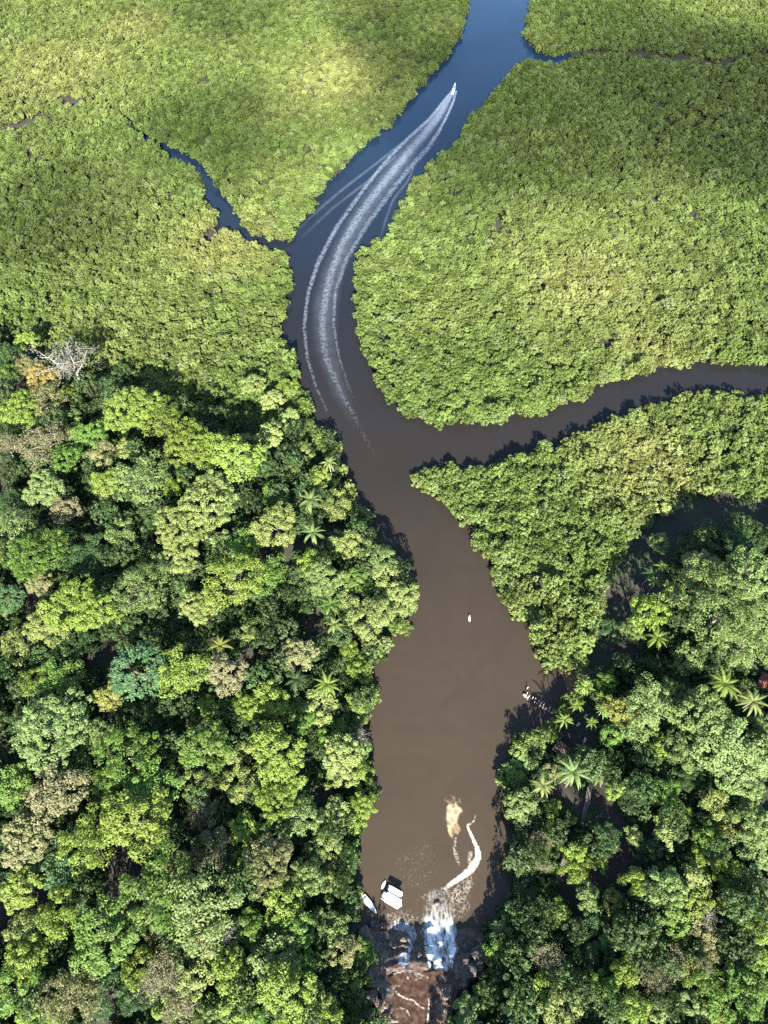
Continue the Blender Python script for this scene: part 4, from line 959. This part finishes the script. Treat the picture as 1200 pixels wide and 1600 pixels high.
# ------------------------------------------------------------------ boulders, driftwood, drowned bush
def boulder(u, v, r, label, mat, grp, sink=.35, flat=.65, z0=None, seed=0):
    global rng
    rng = np.random.default_rng(1000+seed); import bmesh
    bm_ = bmesh.new(); bmesh.ops.create_icosphere(bm_, subdivisions=3, radius=1)
    k = rng.normal(size=(7, 3)); k /= np.linalg.norm(k, axis=1)[:, None]; cut = rng.uniform(.55, .9, 7); st = rng.uniform(.75, 1.3, 3)
    for vt in bm_.verts:
        p = np.array(vt.co)
        for a, c_ in zip(k, cut):
            t = p @ a
            if t > c_: p = p - a*(t-c_)*.9
        p = p*st*r + rng.normal(size=3)*r*.025; p[2] *= flat; vt.co = p
    me = bpy.data.meshes.new('boulder'); bm_.to_mesh(me); bm_.free(); me.materials.append(mat)
    z = z0 if z0 is not None else 0; p = at(u, v, z)
    o = link('boulder', me, None, (p[0], p[1], z + r*flat*(.5-sink))); o.rotation_euler = (0, 0, rng.uniform(0, 6)); return tag(o, label, 'boulder', grp)
ROCKB = surf('bank_rock', (.07,.048,.036), (.20,.145,.11), 1.1, .7, .6)
DARKR = surf('dark_rock', (.02,.018,.019), (.07,.06,.058), .9, .5, .6)
for i, (u, v, r_, dark, lab) in enumerate([
  (569,1458,2.0,0,'reddish boulder at the left end of the rock ledge'), (578,1470,1.8,0,'brown boulder below the reddish one, left of the cascades'), (572,1486,1.5,1,'dark wet boulder under the trees left of the cascades'),
  (583,1444,1.7,1,'dark wet boulder nearest the pointed motorboat'), (598,1447,1.4,1,'low dark boulder between the motorboat and the small cascade'), (682,1412,1.0,0,'tan boulder standing alone in the splash under the waterfall'),
  (732,1478,2.6,1,'broad dark boulder right of the waterfall foot'), (745,1492,2.3,1,'dark slab right of the waterfall beside the trees'), (726,1502,2.0,1,'dark boulder at the right lip of the waterfall'), (738,1516,2.2,1,'dark boulder above the right lip of the waterfall'),
  (582,1556,2.6,1,'grey slab on the left bank of the upper stream'), (594,1572,2.0,0,'brown slab at the left edge of the upper stream'), (576,1584,2.3,1,'grey boulder at the bottom edge left of the stream'), (604,1590,1.5,0,'brown boulder in the stream at the bottom edge'),
  (562,1134,1.7,0,'pale tan boulder on the left bank by the driftwood'), (571,1124,1.1,0,'small tan boulder just above the pale one on the left bank'), (630,1470,1.5,0,'flat brown rock between the two small cascades'), (655,1494,1.3,1,'dark rock between the trickle and the main fall')]):
    p = at(u, v, 3); zb = None
    if v > 1440 and 560 < u < 770: zb = float(rock_h(np.array([float(u)]), np.array([float(v)]))[0])
    if u < 600 and v > 1550: zb = max(7.2, zb or 0)
    boulder(u, v, r_, lab, DARKR if dark else ROCKB, 'rocks around the falls' if v > 1300 else 'rocks on the left bank', z0=zb, seed=i)
for (u, v, rz, L, lab) in [(568,1150,.9,4.5,'pale driftwood snag leaning off the left bank'), (573,1163,.3,3.5,'short pale driftwood branch in the shade of the left bank'), (588,1083,.5,4,'thin dead branch in the water beside the drowned bush'),
                           (443,775,1.7,5,'bare white dead stem standing among the left bank palms'), (428,782,2.2,4,'short grey dead stem left of the white one'), (995,1030,1.3,6,'fallen trunk lying on the orange sand strip'), (573,1120,.1,5,'weathered log lying across the left bank rocks'), (900,1064,2.0,5,'dead branch on the orange sand by the palms'),(560,415,2.4,7,'pale fallen branch on the mangrove bank right of the wake'),(440,548,.2,7,'pale fallen branch on the left mangrove bank at the river bend'),(742,828,2.2,6,'pale fallen branch on the right mangrove bank above the paddler')]:
    z = 6 if v < 800 else .5; p = at(u, v, z); m = MB(); c_, s_ = math.cos(rz), math.sin(rz); up = .9 if v < 800 else .06
    m.tube([(-c_*L/2, -s_*L/2, -.2-up*3), (0, 0, .2), (c_*L/2, s_*L/2, .3 + up*2.4)], [.2, .15, .06], 6)
    for t in (.1, .35, .6):
        sg = 1 if t != .35 else -1; m.tube([(c_*L/2*t, s_*L/2*t, .2 + up*2*t), (c_*L/2*t - s_*sg*1.3 + c_*.6, s_*L/2*t + c_*sg*1.3 + s_*.6, .5 + up*2.4*t)], [.08, .03], 5)
    o = m.link('dead_branch', PALE_BARK, None, True); o.location = tuple(p); tag(o, lab, 'dead branch')
p = at(586, 1076, 1); o = link('bush', with_mat(U_CL[1], LEAF['yg'])); o.location = (p[0], p[1], -.3); o.scale = (.95, .8, .75); tag(o, 'small bright bush standing alone in the water off the left bank', 'bush')

# ------------------------------------------------------------------ a label for every tree: its look, its place among landmarks, then its rank among look-alikes
ROWS = [(610, 'below the mangrove edge'), (665, 'level with channel mouth'), (745, 'level with pointed spit'), (820, 'just below spit tip level'), (900, 'halfway from spit to paddler'), (985, 'level with paddler'),
        (1045, 'level with orange sand'), (1100, 'level with jetty posts'), (1150, 'just below jetty level'), (1235, 'between jetty and foam levels'), (1310, 'level with cream foam'), (1375, 'level with foam curl'),
        (1430, 'level with moored boats'), (1480, 'level with waterfall foot'), (1535, 'level with waterfall lip'), (9999, 'by bottom edge')]
def where(u, v):
    if u < 650:
        bank = np.interp(v, [v_ for u_, v_ in LEFT[38:]], [u_ for u_, v_ in LEFT[38:]]); d = bank - u
        c = 'on the left bank' if d < 60 else 'behind the left bank' if d < 140 else 'at the left edge' if u < 55 else 'near the left edge' if u < 150 else 'deep in the left forest' if d > 230 else 'in the left forest'
    else:
        c = 'on the right bank' if u < 850 else 'beside the boardwalk' if u < 925 and v > 1230 else 'on the palm clearing' if u < 950 and v < 1230 else 'at the right edge' if u > 1145 else 'in the right forest' if u < 1050 else 'deep in the right forest'
    return c + ', ' + next(w for lim, w in ROWS if v < lim)
cells = {}
for t in TREES:
    base = ' '.join(x for x in (t[3], t[4], t[5]) if x) + ' ' + where(t[1], t[2]); cells.setdefault(base, []).append(t)
for base, ts in cells.items():
    if len(ts) == 1: ts[0][0]['label'] = base; continue
    us = [t[1] for t in ts]; vs = [t[2] for t in ts]
    if max(us)-min(us) > max(vs)-min(vs): ts.sort(key=lambda t: t[1]); wd = ('leftmost', 'rightmost')
    else: ts.sort(key=lambda t: t[2]); wd = ('uppermost', 'lowest')
    if len(ts) == 2: names = [wd[0], wd[1]]
    else: names = [wd[0]] + (['middle'] if len(ts) == 3 else ['%s from %s' % (('second', 'third', 'fourth', 'fifth', 'sixth')[min(i, 4)], wd[0][:-4] if wd[0].endswith('most') else wd[0]) for i in range(len(ts)-2)]) + [wd[1]]
    for t, nm in zip(ts, names): t[0]['label'] = nm + ' ' + base
print('trees', len(TREES), 'meshes', len(bpy.data.meshes))
